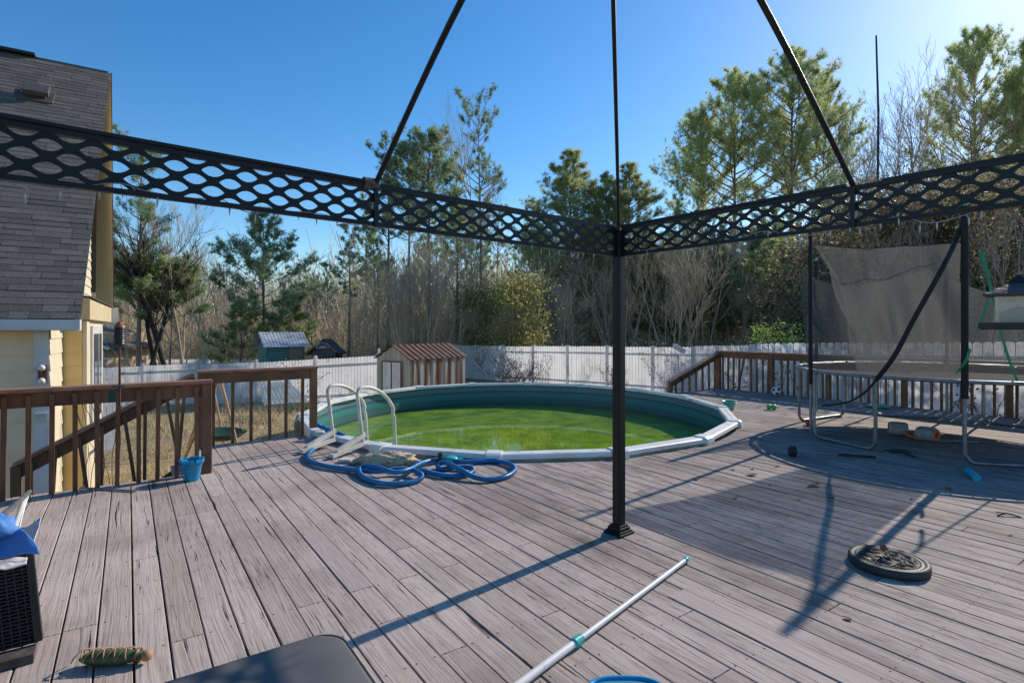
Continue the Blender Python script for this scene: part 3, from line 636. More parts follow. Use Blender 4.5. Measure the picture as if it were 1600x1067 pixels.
# ------------------------------------------------------------------ hose, sandbag, bits on the deck
def hp(x, y, z=.028): return at(420+x/4, 570+y/4, z)
path = [Vector((-2.05, 7.35, -.5)), Vector((-2.08, 7.18, .0)), hp(318, 384, .17), hp(345, 386, .15), hp(372, 432, .10), hp(360, 482, .03), hp(300, 515), hp(243, 560), hp(258, 600), hp(340, 628), hp(450, 645),
        hp(570, 660, .03), hp(690, 665, .05), hp(800, 650, .06), hp(890, 655, .06), hp(955, 690, .05), hp(920, 725), hp(800, 743), hp(680, 735), hp(590, 700), hp(562, 655, .04), hp(600, 632, .06), hp(680, 640, .085),
        hp(780, 670, .085), hp(880, 650, .08), hp(960, 610, .05), hp(1080, 590), hp(1220, 606), hp(1400, 600), hp(1505, 620), hp(1536, 656), hp(1480, 698), hp(1370, 715), hp(1270, 695, .045), hp(1190, 650, .075), hp(1110, 612, .07),
        hp(1060, 622, .04), hp(1075, 650), hp(1160, 640, .03), hp(1250, 640, .04), hp(1276, 665), hp(1210, 690), hp(1090, 690), hp(985, 668)]
m = MB(); cp = catmull(path, 10); m.tube(cp, .0245, 12)
hroot = thing('pool_hose', 'thick blue pool vacuum hose coiled on the deck and dipping into the pool', 'hose', (-1.3, 5.9, 0))
m.build('hose_tube', M['hose'], hroot)
m = MB(); cp2 = cp
for i in range(0, len(cp)-1, 1):
    c = cp[i]; d = (cp[i+1]-cp[i]).normalized()
    for tt in (0, .5):
        cc = cp[i].lerp(cp[i+1], tt); x = d.orthogonal().normalized(); y = d.cross(x)
        m.tube([cc+(x*math.cos(t)+y*math.sin(t))*.0245 for t in np.linspace(0, 2*PI, 10, endpoint=False)], .0022, 4, closed=True)
m.build('ribs', M['hose'], hroot)
m = MB(); m.tube([cp[-1], cp[-1]+(cp[-1]-cp[-2]).normalized()*.09], .029, 12); m.build('cuff', M['hose'], hroot)
def blob(c, rx, ry, rz, ax, seed=0, amp=.12, n=28, flat=True, fr=2.2):
    m = MB(); vs = []; R_ = n//2
    ay = Vector((-ax.y, ax.x, 0))
    for i in range(R_+1):
        ph = PI*i/R_
        for k in range(n):
            t = 2*PI*k/n; d = Vector((math.sin(ph)*math.cos(t), math.sin(ph)*math.sin(t), math.cos(ph)))
            r = 1+amp*noise.noise(d*fr+Vector((seed*3.1, 0, 0)))+amp*.5*noise.noise(d*fr*3+Vector((seed, 5, 0)))
            pz = d.z*rz*r
            if flat and pz < -rz*.7: pz = -rz*.7
            vs.append(c+ax*d.x*rx*r+ay*d.y*ry*r+Vector((0, 0, pz)))
    m.add(vs, [(i*n+k, i*n+(k+1) % n, (i+1)*n+(k+1) % n, (i+1)*n+k) for i in range(R_) for k in range(n)], True); return m
sb = at(603, 730, 0)
sbt = thing('sandbag', 'tan burlap sandbag lying between the pool rim and the blue hose', 'sandbag', (sb.x, sb.y, 0))
blob(Vector((sb.x+.02, sb.y+.08, .06)), .31, .13, .085, Vector((1, -.12, 0)).normalized(), 2, .26, 48, fr=3.4).build('sack', M['burlap'], sbt)
m = MB(); m.tube(catmull([(sb.x-.24, sb.y+.11, .05), (sb.x-.32, sb.y+.13, .05), (sb.x-.40, sb.y+.11, .02)], 4), [.05]*4+[.03]*4+[.04], 8); m.build('tied_end', M['burlap'], sbt)
c = at(560, 719, .02); m = MB(); m.beam(c-Vector((.2, -.02, 0)), c+Vector((.2, -.02, 0)), .13, .035); tag(bevel(m.build('plank_offcut', M['ladder'], loc=(c.x, c.y, 0))), 'short white plank offcut lying beside the burlap sandbag', 'plank')
c = at(705, 719, .02); m = MB(); m.lathe([(0, .06), (.06, .06), (.075, .045), (.075, .0), (0, 0)], (c.x, c.y, 0), 18); m.tube([(c.x, c.y, .03), (c.x+.13, c.y+.03, .02)], .022, 8); tag(m.build('skimmer_part', M['teal'], loc=(c.x, c.y, 0)), 'small teal plastic pool fitting beside the pool rim', 'pool fitting')
c = at(688, 719, .03); m = MB(); m.box(c+Vector((0, 0, .03)), (.05, .04, .11)); m.box(c+Vector((0, 0, -.01)), (.10, .06, .03)); tag(bevel(m.build('rail_clip', M['dgreen'], loc=(c.x, c.y, 0))), 'small dark clip standing at the pool rim beside the teal fitting', 'clip')
# telescopic pole, skimmer net
pa = at(1072, 874, .022); pb = at(902, 1001, .022); dd = (pb-pa).normalized(); pend = pb+dd*1.0
tp = thing('telescopic_pole', 'white telescopic pool pole with teal collar and tip lying on the deck', 'pool pole', (pb.x, pb.y, 0))
m = MB(); m.tube([pa, pb], .0135, 12); m.build('inner_tube', M['alu'], tp)
m = MB(); m.tube([pb, pend], .0175, 12); m.build('outer_tube', M['alu'], tp)
m = MB(); m.tube([pa-dd*.02, pa-dd*.018, pa+dd*.022, pa+dd*.024], [.010, .0165, .0165, .014], 12); m.build('tip', M['teal'], tp)
m = MB(); m.tube([pb-dd*.035, pb-dd*.033, pb-dd*.012, pb-dd*.010, pb+dd*.028, pb+dd*.03], [.016, .021, .021, .0245, .0245, .019], 20, smooth=False); m.build('collar', M['teal'], tp)
skc = at(965, 1062, .02)+Vector((0.02, -.12, 0))
skn = thing('skimmer_net', 'blue pool leaf skimmer lying on the deck near the white pole', 'skimmer net', (skc.x, skc.y, 0))
pts = [skc+Vector((.155*math.copysign(abs(math.cos(t))**.7, math.cos(t)), .115*math.copysign(abs(math.sin(t))**.7, math.sin(t)), .012)) for t in np.linspace(0, 2*PI, 40, endpoint=False)]
m = MB(); m.tube(pts, .011, 8, closed=True); m.build('rim', M['blue_pail'], skn)
m = MB(); m.poly([p_*1 for p_ in pts]); m.build('mesh', pm('skimmer_mesh', (.01, .24, .40), (.008, .16, .28), 220, .5), skn)
# castle bucket
def bucket(name, label, c, r0, r1, h, mat, castle, tilt=0):
    root = thing(name, label, 'toy bucket', (c.x, c.y, 0)); m = MB()
    m.lathe([(0, .004), (r0*.98, .0), (r0, .01), (r1, h), (r1+.008, h+.002), (r1+.008, h-.01), (r1+.002, h-.012), (r1-.004, h-.004), (r0-.006, .015), (0, .012)], c, 28); m.build('body', mat, root)
    if castle:
        m = MB()
        for i in range(12):
            t = 2*PI*i/12; q = c+Vector((math.cos(t)*(r1+.004), math.sin(t)*(r1+.004), h)); rr = Vector((math.cos(t), math.sin(t), 0)); m.box(q+Vector((0, 0, .006)), (.014, .04, .03), rr)
        m.build('battlements', mat, root)
    hp_ = [c+Vector((math.cos(t)*(r1+.012), -math.sin(t)*(r1+.05)*.35-r1*.75*math.sin(t), h-.01-.07*math.sin(t))) for t in np.linspace(0, PI, 14)]
    m = MB(); m.tube(hp_, .004, 6); m.build('handle', mat, root); return root
bucket('castle_bucket', 'blue sand castle bucket standing against the railing post', at(300, 750, 0)+Vector((0, 0, 0)), .062, .098, .19, M['blue_pail'], True)
bucket('toy_bucket', 'mint green toy bucket standing beside the pool rim', at(1139, 640, 0), .085, .115, .16, M['mint'], False)
# soccer ball
bc_ = at(1213, 618.5, 0)+Vector((0, 0, .105)); sbr = thing('soccer_ball', 'white soccer ball with black patches by the far railing', 'ball', (bc_.x, bc_.y, 0))
m = MB(); n = 24
m.lathe([(.105*math.sin(PI*i/14), -.105*math.cos(PI*i/14)) for i in range(15)], bc_, n); m.build('shell', M['ball_white'], sbr)
ph = (1+5**.5)/2; ico = [Vector(v).normalized() for v in [(0, 1, ph), (0, -1, ph), (0, 1, -ph), (0, -1, -ph), (1, ph, 0), (-1, ph, 0), (1, -ph, 0), (-1, -ph, 0), (ph, 0, 1), (ph, 0, -1), (-ph, 0, 1), (-ph, 0, -1)]]
m = MB(); rotb = Matrix.Rotation(.5, 3, 'X') @ Matrix.Rotation(.3, 3, 'Z')
for d in ico:
    d = rotb @ d; x = d.orthogonal().normalized(); y = d.cross(x)
    ring = [bc_+(d+(x*math.cos(2*PI*i/5)+y*math.sin(2*PI*i/5))*.38).normalized()*.107 for i in range(5)]
    m.add([bc_+d*.1075]+ring, [(0, 1+i, 1+(i+1) % 5) for i in range(5)])
m.build('patches', M['black'], sbr)
# small toys
c = at(1205, 640, 0); tg_ = thing('green_toy', 'small green plastic toy lying between the bucket and the soccer ball', 'toy', (c.x, c.y, 0))
m = MB(); m.lathe([(0, -.07), (.045, -.07), (.05, -.02), (.028, 0), (.05, .03), (.045, .08), (0, .08)], (c.x, c.y, .05), 14, Matrix.Rotation(PI/2, 3, 'Y') @ Matrix.Rotation(.3, 3, 'X')); m.build('body', M['lime'], tg_)
c = at(1266, 664, 0); m = MB(); rt = thing('red_toy', 'small red plastic toy lying under the trampoline edge', 'toy', (c.x, c.y, 0))
m.lathe([(0, -.07), (.04, -.06), (.05, -.01), (.03, .01), (.045, .05), (0, .07)], (c.x, c.y, .05), 12, Matrix.Rotation(PI/2-.2, 3, 'Y')); m.lathe([(0, -.03), (.03, 0), (0, .03)], (c.x+.06, c.y, .09), 8); m.build('body', M['red'], rt)
c = at(1373, 637, 0); m = MB(); m.lathe([(0, .02), (.15, .02), (.17, .05), (.185, .055), (.175, .03), (.15, .005), (0, .003)], c, 28); tag(m.build('plastic_dish', M['mint'], loc=(c.x, c.y, 0)), 'shallow mint plastic dish under the back of the trampoline', 'dish')
# swim arm bands: a pair joined by a strap
fa = at(1403, 680, 0); fb = at(1449, 689, 0)
fl = thing('swim_arm_bands', 'pair of orange and grey swim arm bands joined by a strap under the trampoline', 'swim floats', (fa.x, fa.y, 0))
for c, ang in ((fa, -.5), (fb, -1.1)):
    ax = Vector((math.cos(ang), math.sin(ang), 0)); cc = c+Vector((0, 0, .095)); m = MB(); n = 20; vs = []
    ay = Vector((-ax.y, ax.x, 0))
    prof = [(-.11, .045), (-.11, .085), (-.08, .10), (0, .105), (.08, .10), (.11, .085), (.11, .045)]
    for s_, r in prof:
        for k in range(n): vs.append(cc+ax*s_+(ay*math.cos(2*PI*k/n)*1.05+Vector((0, 0, math.sin(2*PI*k/n)*.9)))*r)
    m.add(vs, [(i*n+k, i*n+(k+1) % n, (i+1)*n+(k+1) % n, (i+1)*n+k) for i in range(1, len(prof)-2) for k in range(n)], True); b_ = m.build('float_body', M['greyfab'], fl)
    m = MB()
    for e in (0, 5): m.add(vs, [(e*n+k, e*n+(k+1) % n, (e+1)*n+(k+1) % n, (e+1)*n+k) for k in range(n)], True)
    m.add(vs, [(0*n+k, 0*n+(k+1) % n, 6*n+(k+1) % n, 6*n+k) for k in range(n)], True); m.build('float_lining', M['orange'], b_)
m = MB(); m.beam(fa+Vector((.08, 0, .03)), fb+Vector((-.05, 0, .03)), .10, .03); m.build('strap', M['orange'], fl)
m = MB(); m.beam(fb+Vector((.08, -.02, .015)), fb+Vector((.42, .0, .012)), .12, .012); m.beam(fb+Vector((.30, -.05, .02)), fb+Vector((.55, -.12, .018)), .08, .01); tag(m.build('flip_flop', M['greyfab'], loc=(fb.x+.3, fb.y, 0)), 'flat grey sandal lying right of the swim arm bands', 'sandal')
# mallet
ma = at(1238, 705, .05); mb_ = at(1368, 714, .02)
ml_ = thing('rubber_mallet', 'black headed mallet with long grey handle lying on the shaded deck', 'mallet', (ma.x, ma.y, 0))
dm = (mb_-ma).normalized(); m = MB(); m.tube([ma-dm*.035, ma-dm*.03, ma+dm*.03, ma+dm*.035], [.05, .068, .068, .05], 18); m.build('head', M['black'], ml_)
m = MB(); m.tube([ma+dm*.05, ma+dm*.12], .02, 10); m.tube([ma+dm*.12, ma.lerp(mb_, .55)], .012, 8); m.build('handle', M['steel'], ml_)
m = MB(); m.tube([ma.lerp(mb_, .55), mb_], .014, 8); m.build('grip', M['black'], ml_)
# cyan foam roll
a_ = at(1512, 735, .03); b_ = at(1527, 747, .03); ff = thing('foam_roll', 'short cyan foam roll lying beside the trampoline leg', 'foam roll', (a_.x, a_.y, 0))
m = MB(); m.tube([a_, b_], .034, 16); m.build('roll', M['cyan'], ff); m = MB(); dd_ = (b_-a_).normalized(); m.tube([b_-dd_*.03, b_-dd_*.008], .0355, 16); m.build('band', M['yel'], ff)
# square slab / dark dustpan under trampoline
c = at(1403, 706, .0); m = MB(); m.beam(c-Vector((.11, 0, -.008)), c+Vector((.11, .0, .008)), .16, .012); m.tube([c+Vector((.0, -.1, .01)), c+Vector((-.02, -.32, .012))], .012, 6); tag(m.build('toy_spade', M['dgreen'], loc=(c.x, c.y, 0)), 'small dark green toy spade lying flat under the trampoline', 'toy spade')
# thin tube on deck by left railing
a_ = at(125, 762, .012); b_ = at(212, 767, .012); m = MB(); m.tube([a_, b_], .009, 8); tag(m.build('metal_rod', M['steel'], loc=(a_.x, a_.y, 0)), 'thin grey metal rod lying at the foot of the near railing', 'rod')
# umbrella base with knot relief
uc = at(1388, 884, 0)
ub = thing('umbrella_base', 'round black umbrella base with interlaced knot relief standing on the deck', 'umbrella base', (uc.x, uc.y, 0))
R_ = .252
m = MB(); m.lathe([(0, 0), (R_-.01, 0), (R_, .012), (R_, .052), (R_-.010, .064), (R_-.022, .068), (R_-.034, .062), (R_-.044, .058), (R_-.05, .062), (R_-.058, .062), (R_-.064, .056), (.0, .060)], uc, 72); m.build('disc', M['iron'], ub)
m = MB()
def band(fn, n, w, zf, closed=True):
    pts = [fn(i/n) for i in range(n if closed else n+1)]; k = len(pts)
    for off in (-w/2, w/2):
        q = []
        for i in range(k):
            a, b = pts[i-1 if (i or closed) else 0], pts[(i+1) % k]; d = Vector((b[0]-a[0], b[1]-a[1], 0)).normalized(); nn = Vector((-d.y, d.x, 0))
            q.append(uc+Vector((pts[i][0], pts[i][1], 0))+nn*off+Vector((0, 0, zf(i/n))))
        m.tube(q, .0030, 6, closed=closed)
    q = [uc+Vector((p_[0], p_[1], zf(i/n)-.0062)) for i, p_ in enumerate(pts)]
    m.tube(q, .0066, 6, closed=closed)
zf = lambda t: .061+.004*math.sin(t*2*PI*16)
for ph in (0, PI/4): band(lambda t, ph=ph: (lambda r, a: (r*math.cos(a), r*math.sin(a)))(.125+.044*math.cos(4*(2*PI*t)+ph*4), 2*PI*t), 96, .016, lambda t, ph=ph: .061+.004*math.cos(2*PI*t*8+ph*4))
for k in range(4):
    a0 = PI/2*k+.4; band(lambda t, a0=a0: (.062*math.cos(a0)+.060*math.cos(2*PI*t), .062*math.sin(a0)+.060*math.sin(2*PI*t)), 40, .014, lambda t: .061+.004*math.cos(2*PI*t*4))
band(lambda t: (.178*math.cos(2*PI*t), .178*math.sin(2*PI*t)), 72, .012, lambda t: .059)
m.build('knot_relief', M['iron'], ub)
m = MB(); m.lathe([(0, .06), (.022, .06), (.022, .072), (.014, .072), (.014, .05)], uc, 18); m.build('socket', M['black'], ub)
ub.scale = (.86, .86, .80)
def leaf(name, label, c, sz, rz, curl=.5, group=None):
    m = MB(); pts = []
    for i in range(9):
        t = i/8; wdt = sz*.32*math.sin(PI*t)**.8*(1+.35*(i % 2)); z = .006+sz*curl*(t-.5)**2*1.6
        x = (t-.5)*sz
        pts.append((x, wdt, z)); 
    vs = []
    for x, wy, z in pts: vs += [(x, -wy, z+wy*curl*.8), (x, 0, z), (x, wy, z+wy*curl)]
    R = Matrix.Rotation(rz, 3, 'Z'); vs = [Vector(c)+R @ Vector(v) for v in vs]
    m.add(vs, [(3*i+j, 3*i+j+1, 3*i+j+4, 3*i+j+3) for i in range(8) for j in (0, 1)])
    return tag(m.build(name, M['leafdry'], loc=c), label, 'leaf', group)
leaf('dry_leaf', 'curled brown leaf caught at the centre of the umbrella base', uc+Vector((-.01, .03, .066)), .07, 1.0, 1.4)
GL = 'dry leaves scattered on the deck'
def lfp(x, y, z=.0): return at(1000+x/2.498, 640+y/2.498, z)
lv = leaf('dry_leaf', 'small dry brown leaf lying on the open deck boards', lfp(682, 297), .13, .3, .4, GL)
for i, (x, y, s_) in enumerate([(437, 257, .14), (440, 231, .08), (218, 274, .09), (912, 237, .08), (1203, 309, .11), (1058, 350, .05), (750, 343, .07), (810, 818, .06), (508, 295, .05), (362, 236, .06), (372, 345, .07), (620, 352, .05), (1445, 492, .05), (535, 222, .07)]):
    q = lv.copy(); COL.objects.link(q); q.location = lfp(x, y); q.rotation_euler.z = random.uniform(0, 6.28); q.scale = (s_/.17,)*3
m = MB(); c = lfp(1395, 415); m.tube(catmull([c, c+Vector((.08, .01, .02)), c+Vector((.16, -.03, .0))], 4), .006, 5); m.tube([c+Vector((.08, .01, .02)), c+Vector((.05, .07, .01))], .004, 5); tag(m.build('twig', M['bark_dark'], loc=c), 'small dark forked twig on the deck near the right edge', 'twig')
# laced toy at the lower left
tc_ = at(180, 1040, 0); tx = Vector((1, .09, 0)).normalized()
ty = thing('laced_toy', 'olive green toy with tan crossed laces and a round brown knob, lying on the deck', 'toy', (tc_.x, tc_.y, 0))
cc = tc_+Vector((-.0, .01, .034)); m = MB(); pr = []; n = 20; L_ = [(-.15, .012), (-.12, .026), (-.08, .034), (-.02, .036), (.04, .032), (.08, .024), (.105, .014)]
vs = []
for s_, r in L_:
    for k in range(n): vs.append(cc+tx*s_+Vector((-tx.y, tx.x, 0))*math.cos(2*PI*k/n)*r+Vector((0, 0, math.sin(2*PI*k/n)*r*.9)))
m.add(vs, [(i*n+k, i*n+(k+1) % n, (i+1)*n+(k+1) % n, (i+1)*n+k) for i in range(len(L_)-1) for k in range(n)]+[tuple(range(n))], True); m.build('body', M['olive'], ty)
m = MB()
for i in range(5):
    s0 = -.14+.045*i
    for sg in (1, -1):
        arc = [cc+tx*(s0+.045*sg*(t/7-.5))+Vector((0, math.cos(PI*t/7)*.036, math.sin(PI*t/7)*.036+.002)) for t in range(8)]
        m.tube(arc, .0032, 5)
m.build('laces', M['tanlace'], ty)
m = MB(); m.lathe([(0, -.004), (.033, -.003), (.033, .003), (0, .004)], cc+tx*.088, 20, Matrix.Rotation(PI/2, 3, 'Y')); m.build('collar_ring', M['bronze'], ty)
m = MB(); m.lathe([(.024*math.sin(PI*i/10), -.024*math.cos(PI*i/10)) for i in range(11)], cc+tx*.125+Vector((0, 0, .0)), 16); m.build('knob', M['tanlace'], ty)

# ------------------------------------------------------------------ covered table at the bottom
tc0 = at(527, 978, .46); sx_, sy_ = 1.15, 1.15
cvr = thing('covered_table', 'low square table under a fitted dark grey vinyl cover', 'covered table', (tc0.x, tc0.y, 0))
m = MB(); o = tc0.copy(); o.z = 0; n = 14; lev = []
def cover_ring(grow, z, rad=.09):
    pts = []; ctr = o-EU*(sx_/2)-EV*(sy_/2); hx, hy = sx_/2+grow, sy_/2+grow
    for (qx, qy, a0) in ((1, 1, 0), (-1, 1, PI/2), (-1, -1, PI), (1, -1, 3*PI/2)):
        for i in range(7):
            a = a0+PI/2*i/6; pts.append(ctr+EU*(qx*(hx-rad)+rad*math.cos(a))+EV*(qy*(hy-rad)+rad*math.sin(a))+Vector((0, 0, z)))
    return pts
rings = [cover_ring(.035+.01*math.sin(3), .01, .07), cover_ring(.02, .22), cover_ring(.004, .42), cover_ring(-.004, .45), cover_ring(-.02, .462, .085), cover_ring(-.12, .458, .07), cover_ring(-.35, .452, .05)]
vs = []
for ri, r in enumerate(rings):
    for i, p_ in enumerate(r):
        if ri < 2: p_ = p_+(p_-(o-EU*sx_/2-EV*sy_/2)).normalized()*.02*math.sin(i*1.9)
        vs.append(p_)
k = len(rings[0]); fs = [(j*k+i, j*k+(i+1) % k, (j+1)*k+(i+1) % k, (j+1)*k+i) for j in range(len(rings)-1) for i in range(k)]+[tuple((len(rings)-1)*k+i for i in range(k))]
m.add(vs, fs, True); m.build('cover', M['vinylcover'], cvr)
m = MB(); pts = [q+Vector((0, 0, .0)) for q in cover_ring(.002, .447)]; m.tube(pts, .004, 6, closed=True); m.build('piping', M['vinylcover'], cvr)

# ------------------------------------------------------------------ wicker chest and cloth heap at left
wb = thing('wicker_armchair', 'dark woven wicker armchair cut by the left edge of the photo', 'armchair', at(20, 1000, 0))
wc = at(61, 1012, .02); cr = Vector((wc.x, wc.y, 0)); Wd, Ht = .75, .47
def ws_(s_, z, o_=0.0): return cr-EU*s_*1.0+EV*(o_+.16*z)-EU*(.10*z)+Vector((0, 0, z))
m = MB(); nv = 26
for i in range(nv+1): m.tube([ws_(Wd*i/nv, .05), ws_(Wd*i/nv, Ht)], .004, 5)
for j in range(27):
    z = .05+j*.0155; m.tube(catmull([ws_(Wd*i/nv, z, (.0045 if (i+j) % 2 else -.0045)) for i in range(nv+1)], 2), .0066, 5)
m.build('woven_panel', M['wicker'], wb)
m = MB(); m.prism([ws_(.01, .04, .02), ws_(Wd, .04, .02), ws_(Wd, Ht, .02), ws_(.01, Ht, .02)], EV*.07); m.build('lining', M['black'], wb)
m = MB(); m.beam(ws_(-.01, Ht+.005, .04), ws_(Wd, Ht+.005, .04), .10, .03); m.beam(ws_(-.004, .05, .0), ws_(-.004, Ht, .0), .03, .03)
for i in range(30): m.tube([ws_(Wd*i/30, Ht+.018, -.012), ws_(Wd*i/30+.012, Ht+.024, .04), ws_(Wd*i/30, Ht+.018, .09)], .006, 5)
bevel(m.build('arm_rest', M['wicker'], wb), .004)
m = MB(); m.box(cr-EU*(Wd/2+.18)+EV*.34+Vector((0, 0, .30)), (Wd-.1, .5, .30), EU); bevel(m.build('seat', M['wicker'], wb), .01)
m = MB(); m.box(cr-EU*(Wd/2+.01)-EV*.04+Vector((0, 0, .02)), (Wd, .10, .04), EU); m.build('base_rail', M['slate'], wb)
def cloth(name, label, cat, pts, mat, seed, amp=.02, thick=.004, n=40):
    # pts: 4 corners (a,b,c,d) of a draped patch
    a, b, c, d = [Vector(p_) for p_ in pts]; m = MB(); vs = []
    for i in range(n+1):
        for j in range(n+1):
            s_, t = i/n, j/n; p_ = (a.lerp(b, s_)).lerp(d.lerp(c, s_), t)
            w_ = noise.noise(Vector((s_*2.6, t*1.8, seed)))*amp*1.3+noise.noise(Vector((s_*6, t*4, seed+9)))*amp*.35+amp*.45*math.sin(s_*11+t*4+seed)
            vs.append(p_+Vector((w_*.5, w_*.4, w_)))
    m.add(vs, [(i*(n+1)+j, (i+1)*(n+1)+j, (i+1)*(n+1)+j+1, i*(n+1)+j+1) for i in range(n) for j in range(n)], True)
    o_ = m.build(name, mat, loc=a); tag(o_, label, cat); sm = o_.modifiers.new('t', 'SOLIDIFY'); sm.thickness = thick; return o_
def towel_mat():
    m, nt, ns, L, b = newmat('printed_towel'); tc = N(ns, 'ShaderNodeTexCoord'); mp = N(ns, 'ShaderNodeMapping'); mp.inputs['Scale'].default_value = (1.0, 1.0, 6.0); L.new(tc.outputs['Object'], mp.inputs[0])
    n_ = N(ns, 'ShaderNodeTexNoise'); n_.inputs['Scale'].default_value = 3.2; n_.inputs['Detail'].default_value = 2; L.new(mp.outputs[0], n_.inputs[0])
    r = ramp(ns, [(0.33, (.07, .09, .33)), (0.42, (.06, .20, .42)), (0.47, (.45, .58, .66)), (0.52, (.62, .62, .60)), (0.57, (.66, .64, .60)), (0.64, (.62, .25, .25))]); r.color_ramp.interpolation = 'LINEAR'
    L.new(n_.outputs[0], r.inputs[0]); L.new(r.outputs[0], b.inputs['Base Color']); b.inputs['Roughness'].default_value = .8; return m
TM = towel_mat()
zt = .48
cloth('beach_towel', 'beach towel printed in blue, white and coral heaped on the wicker armchair', 'towel', [at(12, 838, .50), at(63, 811, .58), at(54, 852, .50), at(10, 862, .46)], TM, 3, .016)
cloth('beach_towel', 'red and white striped towel edge under the blue cloth on the wicker armchair', 'towel', [at(-40, 880, .50), at(44, 870, .51), at(40, 884, .50), at(-40, 896, .49)], pm('red_white_towel', (.66, .60, .58), (.60, .12, .16), 9, .8, p=(.42, .5)), 5, .006)
cloth('blue_cloth', 'crumpled bright blue cloth lying on the wicker armchair', 'cloth', [at(-60, 836, .60), at(14, 822, .62), at(61, 867, .52), at(-60, 874, .53)], M['bluecloth'], 8, .02)
blob(at(0, 826, .62)+Vector((-.05, 0, 0)), .10, .07, .05, Vector((1, 0, 0)), 4, .4).build('knot_fold', M['bluecloth'], None)
kf = COL.objects['knot_fold']; tag(kf, 'round blue bundled fold of cloth standing up behind the blue cloth', 'cloth')
a_ = at(46, 768, .30); b_ = at(-20, 828, .56); m = MB(); cpx = [a_, b_]
fc = thing('folding_chair_frame', 'folded chair frame of a grey and a white tube leaning on the wicker armchair', 'folding chair', (b_.x, b_.y, 0))
m.tube([a_, a_.lerp(b_, .5), b_], .016, 10); m.build('arm_tube', M['steel'], fc)
m = MB(); m.tube([at(41, 772, .27), at(22, 826, .50)], .013, 10); m.build('leg_tube', M['alu'], fc)
m = MB(); m.tube([a_, at(38, 790, .22), at(20, 860, .0)], .010, 8); m.build('brace_tube', M['steel'], fc)

# ------------------------------------------------------------------ trampoline
TC = Vector((5.94, 7.5, 0)); TR = 1.84; TZ = .90
def tpt(deg, dr=0, z=TZ): a = math.radians(deg); return Vector((TC.x+(TR+dr)*math.cos(a), TC.y+(TR+dr)*math.sin(a), z))
tm = thing('trampoline', 'large round trampoline with grey steel frame and torn sagging safety net', 'trampoline', (TC.x, TC.y, 0))
m = MB(); m.tube([tpt(i*3.75) for i in range(96)], .023, 10, closed=True); m.build('frame_ring', M['steel'], tm)
m = MB(); m.lathe([(0, .0), (TR-.075, .0)], (TC.x, TC.y, TZ), 72); m.build('jumping_mat', M['mat_black'], tm)
for i in range(72):
    m = MB(); m.tube([tpt(i*5, -.02, TZ-.004), tpt(i*5, -.085, TZ-.006)], .007, 4); m.build('spring', M['steel'], tm)
m = MB(); n = 120; vs = []
for i in range(n):
    jj = .05*noise.noise(Vector((i*.35, 0, 0))); 
    for (dr, dz) in ((.02, .012), (.0, .026), (-.04+jj*.5, .026), (-.075+jj, .016)): vs.append(tpt(i*360/n, dr, TZ+dz+.012*noise.noise(Vector((i*.8, dr*20, 3)))))
for c0_ in range(0, 120, 9):
    if 60 < c0_ < 84: continue
    m = MB(); k_ = 7
    sub = [vs[((c0_+i) % n)*4+j] for i in range(k_) for j in range(4)]
    m.add(sub, [(i*4+j, (i+1)*4+j, (i+1)*4+j+1, i*4+j+1) for i in range(k_-1) for j in range(3)], True); m.build('spring_pad', M['pad'], tm)
for a0, a1 in ((181, 210), (236, 276), (302, 338), (8, 38), (52, 84), (100, 140)):
    m = MB(); A, B = tpt(a0, .0), tpt(a1, .0); A0, B0 = tpt(a0, .0, .03), tpt(a1, 0, .03)
    r = .12; d = (B0-A0).normalized()
    pts = [A, Vector((A.x, A.y, r+.02))]+[Vector((A.x, A.y, 0))+d*(r-r*math.cos(t))+Vector((0, 0, .022+r-r*math.sin(t))) for t in (.4, .8, 1.2, 1.57)]
    mid = A0.lerp(B0, .5)+Vector((0, 0, -.006)); pts += [mid]
    pts += [Vector((B.x, B.y, 0))-d*(r-r*math.cos(t))+Vector((0, 0, .022+r-r*math.sin(t))) for t in (1.57, 1.2, .8, .4)]+[Vector((B.x, B.y, r+.02)), B]
    m.tube(pts, .021, 10); m.build('leg', M['steel'], tm)
top_z = 2.72
for i, (dg, zt_) in enumerate(((180, 2.76), (236, 2.80), (294, 2.7), (350, 2.6), (52, 2.5), (118, 2.6))):
    m = MB(); a = tpt(dg, .03, TZ-.18); b = tpt(dg, .035, zt_); m.tube([a, b], .034 if dg == 236 else .026, 10); pl = m.build('net_pole', M['foam'], tm)
    m = MB(); m.tube([tpt(dg, .03, .1), tpt(dg, .03, TZ-.16)], .019, 8); m.build('pole_socket', M['steel'], pl)
    m = MB(); m.lathe([(0, .05), (.016, .045), (.024, .02), (.026, 0), (0, 0)], b, 12); m.build('pole_cap', M['mint'] if i else M['black'], pl)
m = MB(); m.tube([tpt(180, .05, 2.70), tpt(180, .05, 2.62)], .012, 6); m.beam(tpt(180, .05, 2.62)-Vector((.22, 0, 0)), tpt(180, .05, 2.62)+Vector((.03, 0, 0)), .015, .015); m.build('loose_rod', M['steel'], tm)
# sprung pole that has come loose
T2 = tpt(236, .035, 2.68)
bp_ = [T2, T2+Vector((-.06, .05, -.25))]
for (x, y, D) in ((1472, 420, 5.75), (1430, 495, 5.9), (1398, 555, 6.0), (1370, 592, 6.2), (1352, 612, 6.6), (1325, 628, 7.1), (1285, 634, 7.6)): bp_.append(atd(x, y, D))
m = MB(); cp = catmull(bp_, 6); k = len(cp); m.tube(cp, [.025 if i < k*.62 else .012 for i in range(k)], 8); m.build('bent_pole', M['foam'], tm)
